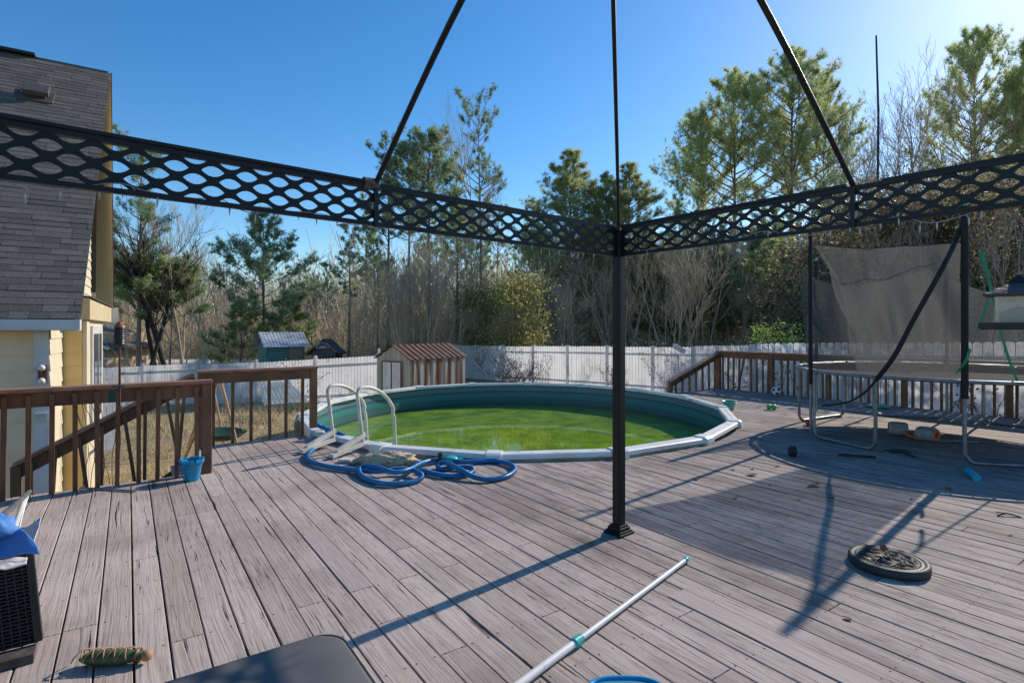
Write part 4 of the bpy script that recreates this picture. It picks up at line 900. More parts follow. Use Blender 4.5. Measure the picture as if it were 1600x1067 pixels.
# nets
def netsurf(name, deg0, deg1, topf, botf, nu=40, nv=16, fold=.05, seed=1):
    m = MB(); vs = []
    for i in range(nu+1):
        s_ = i/nu; dg = deg0+(deg1-deg0)*s_
        for j in range(nv+1):
            t = j/nv; zt_, dt, st_ = topf(s_); zb_, db, sb_ = botf(s_)
            z = zt_+(zb_-zt_)*t; dr = dt+(db-dt)*t+fold*noise.noise(Vector((s_*7, t*1.2, seed)))*math.sin(PI*min(1, t*1.1+.08)); dgg = dg+(st_+(sb_-st_)*t**.8)
            vs.append(tpt(dgg, dr, z))
    m.add(vs, [(i*(nv+1)+j, (i+1)*(nv+1)+j, (i+1)*(nv+1)+j+1, i*(nv+1)+j+1) for i in range(nu) for j in range(nv)], True)
    return m.build(name, M['net'], tm)
netsurf('safety_net', 181, 235, lambda s: (2.62-.20*s-.07*math.sin(PI*s)+.006*math.sin(s*11), 0, 0), lambda s: (.93, -.22+.1*s, (1-s)**1.5*17), 60, 24, .26, 2)
netsurf('safety_net', 240, 180, lambda s: (2.30+.06*math.sin(s*9), -.1, 0), lambda s: (.95, -.3, -4*s), 30, 12, .2, 6) if False else None
netsurf('safety_net', 140, 60, lambda s: (2.45-.25*math.sin(PI*s)+.0, -.05, 0), lambda s: (.94, -.12, 0), 40, 14, .12, 4)
netsurf('safety_net', 60, -20, lambda s: (2.45-.5*math.sin(PI*s), -.02, 0), lambda s: (.94, -.12, 0), 36, 12, .15, 9)
m = MB(); m.tube([tpt(181+54*s, .0, 2.62-.20*s-.07*math.sin(PI*s)+.006*math.sin(s*11)) for s in np.linspace(0, 1, 24)], .006, 5); m.build('net_hem', M['foam'], tm)
m = MB()
m.tube([tpt(182+50*s, -.05+.1*noise.noise(Vector((s*4, 0, 0))), 2.26-.16*math.sin(PI*s)+.05*noise.noise(Vector((s*9, 2, 0)))) for s in np.linspace(0, .92, 24)], .004, 4); m.build('net_cord', M['bulb_wire'], tm)
def strap(pts, w_=.035):
    m = MB(); P_ = catmull(pts, 5)
    for i in range(len(P_)-1):
        if (P_[i+1]-P_[i]).length > 1e-4: m.beam(P_[i], P_[i+1], w_, .004, Vector((.2, -1, .1)))
    m.build('net_strap', M['green_web'], tm)
strap([atd(1530, 392, 5.9), atd(1543, 430, 5.9), atd(1547, 455, 5.85), atd(1538, 490, 5.8), atd(1527, 516, 5.75)])
strap([atd(1536, 395, 5.95), atd(1553, 470, 5.9), atd(1563, 515, 5.85), atd(1576, 560, 5.85), atd(1590, 596, 5.9)])
strap([atd(1516, 545, 5.75), atd(1508, 566, 5.75), atd(1494, 583, 5.85)])

# ------------------------------------------------------------------ fences
def fence_panel(a, b, ta, tb, h, rail_front=True, side=1, pick=.145):
    """one panel of dog-eared pickets from a to b with tops at heights ta, tb"""
    m = MB(); d = Vector((b.x-a.x, b.y-a.y, 0)); L = d.length; d.normalize(); nrm = Vector((-d.y, d.x, 0))*side
    n = max(1, int(L/pick)); pw = L/n
    for i in range(n):
        x0, x1 = i*pw+.006, (i+1)*pw-.006; zt = ta+(tb-ta)*((i+.5)/n)+random.uniform(-.004, .004); zb = zt-h; c = .03; o_ = nrm*random.uniform(-.003, .003)
        prof = [(x0, zb), (x1, zb), (x1, zt-c), (x1-c, zt), (x0+c, zt), (x0, zt-c)]
        pts = [Vector((a.x, a.y, 0))+d*x+Vector((0, 0, z))+o_ for x, z in prof]; m.poly(pts)
    for dz in (.30, h-.25):
        A = Vector((a.x, a.y, ta-dz)); B = Vector((b.x, b.y, tb-dz)); m.beam(A-nrm*.022, B-nrm*.022, .04, .09)
    return m
def fence(label, pts, tops, h, side=1, post_extra=.07, cap=True, pitch=2.44, skip=(), group='white picket fence runs', ball=()):
    root = thing('picket_fence', label, 'fence', (pts[0][0], pts[0][1], tops[0]-h), group)
    cnt = 0
    for i in range(len(pts)-1):
        a, b = Vector((*pts[i], 0)), Vector((*pts[i+1], 0)); L = (b-a).length; n = max(1, round(L/pitch))
        for k in range(n+1):
            if k == n and i < len(pts)-2: continue
            t = k/n; q = a.lerp(b, t); z = tops[i]+(tops[i+1]-tops[i])*t; m = MB(); d = (b-a).normalized()
            m.box((q.x, q.y, z-h/2+post_extra/2), (.125, .125, h+post_extra), d); m.box((q.x, q.y, z+post_extra+.012), (.15, .15, .025), d)
            if cap: m.lathe([(.10, 0), (.0, .07)], (q.x, q.y, z+post_extra+.025), 4, Matrix.Rotation(math.atan2(d.y, d.x)+PI/4, 3, 'Z'), smooth=False)
            if cnt in ball: m.lathe([(.03, 0), (.055, .05), (.06, .08), (.04, .13), (.01, .2), (0, .21)], (q.x, q.y, z+post_extra+.03), 10)
            m.build('post', M['vinyl'], root)
            cnt += 1
        for k in range(n):
            if (i, k) in skip: continue
            q0, q1 = a.lerp(b, (k+.03)/n), a.lerp(b, (k+1-.03)/n); st_ = random.uniform(-.03, .03)
            z0 = tops[i]+(tops[i+1]-tops[i])*(k/n)+st_; z1 = tops[i]+(tops[i+1]-tops[i])*((k+1)/n)+st_
            fence_panel(q0, q1, z0, z1, h, side=side).build('panel', M['vinyl'], root)
    return root
def xy(px, D): return ((px-800)/F*D, D)
# run behind the pool, right of the shed
fence('white picket fence behind the pool, from the shed to the brown sloping railing', [(-3.6, 32.6), (-2.03, 30.6), (7.2, 20.4)], [.50, .50, .76], 1.85, side=1, post_extra=.035, cap=False)
# run at left behind the yard
fence('white picket fence across the back of the yard, from the house to the rusty shed', [xy(140, 25.5), xy(400, 24), xy(592, 22.3)], [-.35, .0, .38], 1.8, side=-1, ball=(2, 5, 7, 9))
fence('lower white picket fence in the neighbouring yard, seen over the back fence', [xy(150, 39), xy(560, 38)], [-.72, -.70], 1.3, side=1, post_extra=.05, ball=(3, 8), pitch=2.9)
# run on the right
f0, f1 = uv(12.72, 7.75), uv(12.72, -2.5)
fence('white picket fence standing close behind the right deck railing and the trampoline', [(f0.x, f0.y), (f1.x, f1.y)], [1.12, 1.42], 2.0, side=1, post_extra=-.06, cap=False)
fence('short white picket fence piece between the pool fence and the leafy shrub', [(6.35, 19.3), (f0.x+.02, f0.y+.15)], [.86, 1.06], 1.9, side=1, post_extra=-.04, cap=False)
# tall lit panel near the house
m = fence_panel(Vector((*xy(156, 14.5), 0)), Vector((*xy(186, 14.9), 0)), .42, .43, 2.2, side=-1); c = xy(156, 14.5)
tag(m.build('picket_fence', M['vinyl'], loc=(c[0], c[1], -1.6)), 'tall sunlit white fence panel beside the house corner', 'fence')
# leaning fallen panel
m = MB(); a, b = at(408, 640, -1.35), at(462, 632, -1.35)
A0 = atd(412, 633, 19.5); B0 = atd(482, 627, 18.6); A1 = atd(406, 602, 20.0); B1 = atd(452, 596, 19.2)
for i in range(9):
    s0, s1 = i/9+.006, (i+1)/9-.006; m.prism([A0.lerp(B0, s0), A0.lerp(B0, s1), A1.lerp(B1, s1), A1.lerp(B1, s0)], Vector((0, .03, .02)))
for t in (.25, .8): m.beam(A0.lerp(A1, t)+Vector((0, -.02, .0)), B0.lerp(B1, t)+Vector((0, -.02, 0)), .03, .09)
tag(m.build('fallen_fence', M['vinyl2'], loc=A0), 'fallen white fence panel leaning in the sun against the back fence', 'fence panel')
m = MB(); q0 = atd(1054, 540, 19.8); m.beam(q0, q0+Vector((.42, .3, -.22)), .15, .15); tag(m.build('fence_post', M['vinyl'], loc=q0), 'tilted white fence post lying on top of the fence near the sloping railing', 'post')

# ------------------------------------------------------------------ shed
K = Vector((-3.16, 17.0, 0)); sdv = Vector((1.53, 2.1, 0)); fv = Vector((-.808, .588, 0))*1.51; GZ = -1.45; EZ = .53
sh = thing('metal_shed', 'small white metal garden shed with rust streaks and rusty brown roof', 'shed', (K.x, K.y, GZ))
def sh_wall_mat():
    m, nt, ns, L, b = newmat('rust_streaked_panels'); tc = N(ns, 'ShaderNodeTexCoord'); mp = N(ns, 'ShaderNodeMapping'); mp.inputs['Scale'].default_value = (3.2, 3.2, .25); L.new(tc.outputs['Object'], mp.inputs[0])
    n_ = N(ns, 'ShaderNodeTexNoise'); n_.inputs['Scale'].default_value = 1.6; n_.inputs['Detail'].default_value = 6; L.new(mp.outputs[0], n_.inputs[0])
    r = ramp(ns, [(0.40, (.42, .40, .36)), (0.51, (.38, .33, .26)), (0.56, (.24, .125, .065)), (0.7, (.15, .07, .04))]); L.new(n_.outputs[0], r.inputs[0]); L.new(r.outputs[0], b.inputs['Base Color']); b.inputs['Roughness'].default_value = .65; return m
SWM = sh_wall_mat()
def ribbed(m, a, b, z0, z1a, z1b, n, depth, nrm):
    for i in range(n):
        for (t0, t1, o0, o1) in ((0, .42, 0, 0), (.42, .5, 0, 1), (.5, .92, 1, 1), (.92, 1, 1, 0)):
            s0, s1 = (i+t0)/n, (i+t1)/n; p_, q_ = a.lerp(b, s0)+nrm*depth*o0, a.lerp(b, s1)+nrm*depth*o1
            m.add([(p_.x, p_.y, z0), (q_.x, q_.y, z0), (q_.x, q_.y, z1a+(z1b-z1a)*s1), (p_.x, p_.y, z1a+(z1b-z1a)*s0)], [(0, 1, 2, 3)])
sn = Vector((sdv.y, -sdv.x, 0)).normalized(); fn = -sdv.normalized()
for (a, b, n, nn) in ((K, K+sdv, 9, sn), (K+fv, K+fv+sdv, 9, -sn)):
    m = MB(); ribbed(m, a, b, GZ, EZ, EZ, n, .025, nn); m.build('wall', SWM, sh)
RZ_ = .92; apx = K+fv*.5
for base in (K, K+sdv):
    m = MB(); ribbed(m, base, base+fv*.5, GZ, EZ, RZ_, 3, .02, fn); ribbed(m, base+fv*.5, base+fv, GZ, RZ_, EZ, 3, .02, fn); m.build('gable_wall', pm('shed_front_panel', (.52, .50, .46), (.36, .31, .24), 1.6, .6, .05, (2, 2, .4), dirt=((.25, .12, .05), 2.5, .66)) if base is K else SWM, sh)
dr = MB(); da, db = K+fv*.22+fn*.03, K+fv*.80+fn*.03; dr.prism([(da.x, da.y, GZ+.05), (db.x, db.y, GZ+.05), (db.x, db.y, EZ-.12), (da.x, da.y, EZ-.12)], fn*.02); dro = dr.build('door', M['vinyl2'], sh)
m = MB()
for q_ in (da, db, da.lerp(db, .5)): m.beam(Vector((q_.x, q_.y, GZ))+fn*.03, Vector((q_.x, q_.y, EZ-.10))+fn*.03, .03, .02, fn)
m.beam(Vector((da.x, da.y, EZ-.1))+fn*.03, Vector((db.x, db.y, EZ-.1))+fn*.03, .02, .04); m.build('door_frame', M['bronze'], dro)
for sg in (0, 1):
    m = MB(); e0 = K-fv*.05 if sg == 0 else K+fv*1.05; e1 = K+fv*.5
    A = [Vector((e0.x, e0.y, EZ-.02))+fn*.06, Vector((e1.x, e1.y, RZ_+.03))+fn*.06]; n = 11; L2 = sdv*1.05
    for i in range(n):
        s0, s1 = i/n, (i+1)/n
        m.add([A[0]+L2*s0, A[0]+L2*s1, A[1]+L2*s1, A[1]+L2*s0], [(0, 1, 2, 3)])
        m.beam(A[0]+L2*s0+Vector((0, 0, .012)), A[1]+L2*s0+Vector((0, 0, .012)), .03, .03)
    o_ = m.build('roof', M['rust'], sh); s_ = o_.modifiers.new('t', 'SOLIDIFY'); s_.thickness = .012

# ------------------------------------------------------------------ playhouses behind the fence
def playhouse(name, label, cpx, D, wpx, eave_y, ridge_y, base_z, wallmat, roofmat, depth=2.0, side=True, rot=.15):
    c = Vector((*xy(cpx, D), 0)); w_ = wpx/F*D; ex = Vector((math.cos(rot), math.sin(rot), 0)); ey = Vector((-ex.y, ex.x, 0)); ez = CH-(eave_y-HZ)/F*D; rz = CH-(ridge_y-HZ)/F*(D+.8)
    root = thing(name, label, 'playhouse', (c.x, c.y, base_z))
    return root, c, w_, ex, ey, ez, rz
root, c, w_, ex, ey, ez, rz = playhouse('playhouse', 'teal playhouse on stilts with corrugated tin roof behind the back fence', 447, 31, 68, 541, 519, -1.9, None, None, rot=.72)
def wallbox(root, c, ex, ey, w_, dp, z0, z1, mat, boards=.18):
    m = MB()
    for (o_, d_, L_) in ((c-ex*w_/2, ex, w_), (c+ex*w_/2, ey, dp), (c-ex*w_/2+ey*dp, ex, w_), (c-ex*w_/2, ey, dp)):
        z = z0
        while z < z1-.01:
            m.beam(o_+Vector((0, 0, z+boards/2)), o_+d_*L_+Vector((0, 0, z+boards/2)), .03, boards-.015); z += boards
    return m.build('wall', mat, root)
wallbox(root, c, ex, ey, w_*.85, 1.5, -1.4, ez, M['teal_wood'])
m = MB(); m.box(c-ey*.02+Vector((-.2, 0, ez-.65)), (.5, .06, .9), ex); m.build('door_opening', M['black'], root)
m = MB(); m.box(c-ey*.03+ex*.55+Vector((0, 0, ez-.6)), (.75, .07, 1.0), ex); m.build('shutter', M['pole_wood'], root)
for sg in (0, 1):
    m = MB(); n = 28; a0 = c-ex*w_*.52+ey*(-.25 if sg == 0 else 1.75)+Vector((0, 0, ez-.04)); b0 = c-ex*w_*.52+ey*.75+Vector((0, 0, rz))
    vs = []
    for i in range(n+1):
        o_ = ex*(w_*1.04*i/n)+Vector((0, 0, .018*(i % 2))); vs += [a0+o_, b0+o_]
    m.add(vs, [(2*i, 2*i+2, 2*i+3, 2*i+1) for i in range(n)]); m.build('roof', M['tin'], root)
for sg in (0, 1):
    m = MB(); q = c+(ex*w_*.42 if sg else -ex*w_*.42); m.prism([q+Vector((0, 0, ez)), q+ey*1.5+Vector((0, 0, ez)), q+ey*.75+Vector((0, 0, rz-.05))], ex*.03); m.build('gable', M['teal_wood'], root)
m = MB()
for sx2 in (-.4, .4):
    for dy in (0, 1.5): m.beam(c+ex*w_*sx2+ey*dy+Vector((0, 0, -2.6)), c+ex*w_*sx2+ey*dy+Vector((0, 0, -1.4)), .1, .1)
m.build('stilts', M['bark_grey'], root)
m = MB(); q = c-ey*.3+ex*-.1; m.lathe([(0, 0), (.12, .05), (.1, .3), (.06, .38), (.08, .46), (0, .54)], (q.x, q.y, ez-1.15), 10); tag(m.build('yellow_toy', M['yel'], loc=(q.x, q.y, ez-1.15)), 'small yellow toy standing in the teal playhouse doorway', 'toy')
root, c, w_, ex, ey, ez, rz = playhouse('playhouse', 'grey shingled playhouse with a white fan ornament in its gable', 506, 30, 46, 552, 531, -1.9, None, None, rot=.1)
wallbox(root, c, ex, ey, w_*.8, 1.6, -1.3, ez, M['graywood'])
m = MB(); m.prism([c-ex*w_*.42+Vector((0, 0, ez)), c+ex*w_*.42+Vector((0, 0, ez)), c+Vector((0, 0, rz))], ey*.03); m.build('gable', M['graywood'], root)
for sg in (-1, 1):
    m = MB(); m.prism([c+ex*sg*w_*.56-ey*.2+Vector((0, 0, ez-.1)), c-ey*.2+Vector((0, 0, rz+.03)), c+ey*1.8+Vector((0, 0, rz+.03)), c+ex*sg*w_*.56+ey*1.8+Vector((0, 0, ez-.1))], Vector((0, 0, .04))); m.build('roof', M['graywood'], root)
m = MB()
for t in np.linspace(.15, PI-.15, 5): m.beam(c-ey*.23+Vector((0, 0, rz-.42)), c-ey*.23+Vector((0, 0, rz-.42))+ex*.36*math.cos(t)+Vector((0, 0, .3*math.sin(t))), .02, .03)
m.tube([c-ey*.23+Vector((0, 0, rz-.42))+ex*.36*math.cos(t)+Vector((0, 0, .3*math.sin(t))) for t in np.linspace(0, PI, 12)], .015, 5); m.build('fan_ornament', M['trim'], root)

# ------------------------------------------------------------------ swing
sw = thing('saucer_swing', 'wooden A-frame swing with hanging dark green saucer seat in the dry grass', 'swing', at(330, 690, -1.5))
S1, S2 = atd(343, 600, 11.0), atd(330, 600, 14.2)
for T_, (xa, xb) in ((S1, (262, 396)), (S2, (283, 362))):
    D_ = T_.y
    for xx, dd_ in ((xa, .3), (xb, -.3)):
        base = Vector(((xx-800)/F*D_, D_+dd_, gz((xx-800)/F*D_, D_)))
        m = MB(); m.tube([base, T_+Vector((0, 0, .15))], .032, 8); m.build('leg', M['pole_wood'], sw)
m = MB(); m.tube([S1+Vector((0, 0, .12)), S2+Vector((0, 0, .12))], .03, 8); m.build('crossbar', M['pole_wood'], sw)
sc = atd(346, 676, 11.6); m = MB(); m.lathe([(0, -.16), (.2, -.14), (.38, -.06), (.47, .02), (.49, .03), (.46, .0), (0, -.12)], sc, 24, Matrix.Rotation(.08, 3, 'Y')); m.build('seat', M['swingmat'], sw)
m = MB()
for t in (0, 1.57, 3.14, 4.7): m.tube([sc+Vector((.47*math.cos(t), .47*math.sin(t), .02)), S1.lerp(S2, .2)+Vector((0, 0, .1))], .008, 4)
m.build('rope', M['pole_wood'], sw)

# ------------------------------------------------------------------ house
E = Vector((-6.28, 8.0, 0)); bh = Vector((-3.2, 5.0, 0)); RUN = bh.length; bh.normalize(); eh = Vector((bh.y, -bh.x, 0)); EZH, RZH = 1.62, 7.50
def hl(s, t, z=0): return E+eh*s+bh*t+Vector((0, 0, z))
hs = thing('house', 'yellow lap sided house with a steep dark shingle roof beside the deck', 'house', hl(-3, 3, -1.6))
slope = Vector((bh.x*RUN, bh.y*RUN, RZH-EZH)); SL = slope.length; sdr = slope.normalized(); snr = eh.cross(sdr)*1.0
if snr.z < 0: snr = -snr
m = MB(); m.prism([hl(-9, 0, EZH)-snr*.05, hl(0, 0, EZH)-snr*.05, hl(0, RUN, RZH)-snr*.05, hl(-9, RUN, RZH)-snr*.05], snr*.04)
rows = int(SL/.145)
for r_ in range(rows):
    s = -9+random.uniform(0, .3); y0 = r_*.145-.01
    while s < 0:
        wd = random.choice((.22, .30, .36, .42, .48)); e_ = min(s+wd, .012); th_ = random.choice((.008, .009, .010, .012, .014)); g = .0025
        o_ = E+Vector((0, 0, EZH))+sdr*y0; up = sdr*.155
        A_, B_ = o_+eh*(s+g), o_+eh*(e_-g)
        m.add([A_, B_, B_+snr*th_, A_+snr*th_, A_+up, B_+up, B_+up+snr*.004, A_+up+snr*.004], [(0, 1, 2, 3), (3, 2, 6, 7), (0, 3, 7, 4), (1, 5, 6, 2)])
        s = e_+.0001 if e_ < .012 else 1
m.build('roof', M['shingle'], hs)
m = MB(); m.prism([hl(-9, RUN, RZH-.02), hl(-.05, RUN, RZH-.02), hl(-.25, RUN+3.6, -.5+3.0), hl(-9, RUN+3.6, -.5+3.0)], (0, 0, .05)); m.build('rear_roof', M['shingle'], hs)
m = MB(); m.beam(hl(-9, RUN, RZH+.03), hl(-1.35, RUN, RZH+.03), .30, .06); m.build('ridge_vent', M['black'], hs)
# near eave fascia
m = MB(); m.beam(hl(-9, .0, EZH-.09), hl(.0, .0, EZH-.09), .03, .15); m.build('fascia', M['trim'], hs)
m = MB(); m.box(hl(-.03, .12, EZH-.08), (.05, .26, .14), eh); m.build('fascia_end', M['vinyl2'], hs)
m = MB(); m.prism([hl(-9, .02, EZH-.17), hl(-.02, .02, EZH-.17), hl(-.02, .42, EZH-.17), hl(-9, .42, EZH-.17)], (0, 0, .02)); m.build('eave_soffit', M['trim'], hs)
def lap(m, a, b, z0, z1, nrm, pitch=.2, ztop=None):
    z = z0
    while z < z1:
        zt = min(z+pitch, z1); m.add([a+Vector((0, 0, z))+nrm*.018, b+Vector((0, 0, z))+nrm*.018, b+Vector((0, 0, zt))+nrm*.002, a+Vector((0, 0, zt))+nrm*.002, a+Vector((0, 0, z)), b+Vector((0, 0, z))], [(0, 1, 2, 3), (4, 5, 1, 0)]); z += pitch
m = MB(); lap(m, hl(-9, .35), hl(-.56, .35), -2.2, EZH-.15, -bh, .235); m.build('wall', M['tan'], hs)
m = MB(); m.box(hl(-.475, .35, -.4), (.17, .06, 3.74), eh); m.build('corner_trim', M['trim'], hs)
m = MB(); lap(m, hl(-.39, .33), hl(-.39, 1.62), -2.2, EZH, eh, .235); m.build('wall', M['cream'], hs)
# gable wall above (follows the roof slope)
m = MB(); t0 = 1.2; z = EZH+.2
k_ = (RZH-EZH)/RUN
while z < RZH-.3:
    ta_ = (z-EZH+.10)/k_+.1
    m.add([hl(-.36, ta_, z), hl(-.36, RUN, z), hl(-.38, RUN, z+.2), hl(-.38, ta_+.2/k_, z+.2), hl(-.38, ta_, z), hl(-.38, RUN, z)], [(0, 1, 2, 3), (4, 5, 1, 0)]); z += .2
m.build('gable_wall', M['cream'], hs)
# far rake: steep rear slope, its soffit faces the deck
Rp = hl(0, RUN, RZH); Rb = atd(176, 479, 13.5); Rc = atd(149.5, 466, 13.9); Rd = atd(152, 250, 13.6)
m = MB(); m.prism([Rp, Rb, Rc, Rd], bh*.06); m.build('rake_soffit', M['soffit'], hs)
m = MB(); m.beam(Rp+eh*.015, Rb+eh*.015, .02, .06, bh); m.build('drip_edge', M['bronze'], hs)
# pent roof over the bump-out
m = MB(); pts = [hl(-.5, 1.35, 2.04), hl(.0, 1.35, 1.98), hl(.0, 1.35, 1.63), hl(-.5, 1.35, 1.63)]; m.prism(pts, bh*4.85); m.build('pent_fascia', M['soffit'], hs)
m = MB(); m.prism([hl(-.45, 1.32, 2.10), hl(.04, 1.32, 2.0), hl(.04, 1.32, 1.985), hl(-.45, 1.32, 2.085)], bh*4.95); m.build('pent_roof', M['shingle'], hs)
m = MB(); m.box(hl(.06, 6.22, 1.80), (.14, .05, .36), eh); m.build('pent_end', M['vinyl2'], hs)
# bump-out
m = MB(); lap(m, hl(-.39, 1.60), hl(-.12, 1.60), -2.2, 1.64, -bh, .235); m.build('wall', M['yellow'], hs)
m = MB(); m.prism([hl(-.13, 1.60, -2.2), hl(-.10, 1.60, -2.2), hl(-.10, 1.60, 1.63), hl(-.13, 1.60, 1.63)], bh*3.6); m.build('side_wall', M['cream'], hs)
m = MB(); m.box(hl(-.085, 1.80, -.3), (.05, .44, 3.8), eh); m.build('corner_trim', M['cream'], hs)
wn = MB(); wn.box(hl(-.085, 3.55, .55), (.04, 1.9, 1.95), eh); wo = wn.build('window', M['trim'], hs)
m = MB(); m.box(hl(-.062, 3.55, .55), (.02, 1.5, 1.65), eh); m.build('pane', M['glass'], wo)
m = MB(); m.box(hl(-.05, 3.55, .55), (.02, .05, 1.65), eh); m.build('mullion', M['trim'], wo)
# roof vent
vc = E+Vector((0, 0, EZH))+eh*-1.95+sdr*5.9
vp = atd(58, 152, 11.2); 
# intersect sight line with roof plane
ray = Vector(((58-800)/F, 1, -(152-HZ)/F)); o_c = Vector((0, 0, CH)); pl0 = hl(0, 0, EZH); tt = (pl0-o_c).dot(snr)/ray.dot(snr); vc = o_c+ray*tt
m = MB(); m.box(vc+snr*.02, (.55, .45, .03), eh, sdr); m.box(vc+snr*.16, (.42, .34, .10), eh, sdr); m.box(vc+snr*.08, (.30, .22, .12), eh, sdr); bevel(m.build('roof_vent', pm('brown_vent', (.10, .085, .08), None, 8, .6), hs), .012)
# wall light and vent on the corner trim
wl = MB(); q = hl(-.46, .30, .82); wl.box(q, (.10, .03, .24), eh); wlo = wl.build('wall_light', M['bronze'], hs)
m = MB()
for dz in (.09, -.10): m.lathe([(.045*math.sin(PI*i/8), -.045*math.cos(PI*i/8)) for i in range(9)], q-bh*.07+Vector((0, 0, dz)), 12)
m.build('bulb', M['white_glass'], wlo)
m = MB(); q = hl(-.46, .29, .20); m.box(q, (.16, .04, .12), eh)
for i in range(5): m.box(q-bh*.028+Vector((0, 0, -.045+.022*i)), (.15, .012, .007), eh)
m.build('wall_vent', M['trim'], hs)
# dead vine stems on the wall
m = MB()
for k in range(9):
    a0 = hl(-.10+.02*k, 1.55-.02*k, -1.3)+Vector((random.uniform(0, .3), random.uniform(-.3, .3), 0)); pts = [a0]; p_ = a0.copy(); dr_ = Vector((random.uniform(-.25, .35), random.uniform(-.2, .2), 1)).normalized()
    for i in range(8): p_ = p_+dr_*.22; dr_ = (dr_+Vector((random.uniform(-.25, .25), random.uniform(-.2, .2), .1))).normalized(); pts.append(p_.copy())
    m.tube(catmull(pts, 3), .006, 4)
tag(m.build('dead_vine', M['bark_dark'], loc=hl(-.1, 1.5, -1.3)), 'bare brown vine stems climbing beside the yellow house wall', 'vine')
# neighbour's house in the gap
nh = thing('neighbour_house', 'distant beige house corner with white trim seen past the yellow house', 'house', (*xy(150, 33), -2.4))
c = Vector((*xy(163, 33), 0)); m = MB(); m.box(c+Vector((-2.5, 2, -.4)), (5.0, 4, 3.2)); m.build('wall', M['tan'], nh)
m = MB(); m.prism([c+Vector((-5.6, -.4, 1.0)), c+Vector((.6, -.4, .15)), c+Vector((.6, -.4, .32)), c+Vector((-3, -.4, 2.0)), c+Vector((-5.6, -.4, 1.2))], (0, 5, 0)); m.build('roof', M['shingle'], nh)
m = MB(); m.beam(c+Vector((-3, -.45, 1.75)), c+Vector((.62, -.45, .25)), .04, .16); m.beam(c+Vector((-2, -.05, -.35)), c+Vector((.45, -.05, -.35)), .05, .14); m.beam(c+Vector((.0, -.05, -2)), c+Vector((.0, -.05, -.4)), .05, .2); m.build('trim', M['trim'], nh)

# ------------------------------------------------------------------ trees
def tri_mesh(name, V, mat, mode=3):
    n = len(V)//mode; me = bpy.data.meshes.new(name); me.vertices.add(len(V)); me.vertices.foreach_set('co', V.astype(np.float32).ravel())
    me.loops.add(len(V)); me.loops.foreach_set('vertex_index', np.arange(len(V), dtype=np.int32)); me.polygons.add(n)
    me.polygons.foreach_set('loop_start', np.arange(0, len(V), mode, dtype=np.int32)); me.polygons.foreach_set('loop_total', np.full(n, mode, dtype=np.int32))
    me.update(calc_edges=True); me.validate(); me.materials.append(mat); return me
def nrmz(a): return a/np.maximum(np.linalg.norm(a, axis=-1, keepdims=True), 1e-9)
def tufts(centers, dirs, K, L, w, rng, spread=1.0):
    C = np.repeat(centers, K, 0); Dn = np.repeat(dirs, K, 0); R = rng.normal(size=C.shape); d = nrmz(Dn*.75+nrmz(R)*spread)
    s = nrmz(np.cross(d, rng.normal(size=C.shape))); l = L*rng.uniform(.6, 1.15, (len(C), 1)); ww = w*rng.uniform(.7, 1.3, (len(C), 1))
    o = C+rng.normal(size=C.shape)*.03
    V = np.stack([o-s*ww*.4+d*l*.25*0, o+s*ww*.4, o+d*l+s*ww*.1], 1)
    return V.reshape(-1, 3)
def leaves_quads(centers, sz, rng):
    n = len(centers); a = nrmz(rng.normal(size=(n, 3))); b = nrmz(np.cross(a, rng.normal(size=(n, 3)))); s = sz*rng.uniform(.6, 1.3, (n, 1))
    return np.stack([centers-a*s, centers+b*s*.5, centers+a*s, centers-b*s*.5], 1).reshape(-1, 3)
def bpoly(start, d, L, nseg, rnd, wob, lift):
    pts = [Vector(start)]; d = Vector(d).normalized()
    for i in range(nseg):
        d = (d+Vector((rnd.uniform(-wob, wob), rnd.uniform(-wob, wob), rnd.uniform(-wob, wob)+lift))).normalized(); pts.append(pts[-1]+d*(L/nseg))
    return pts
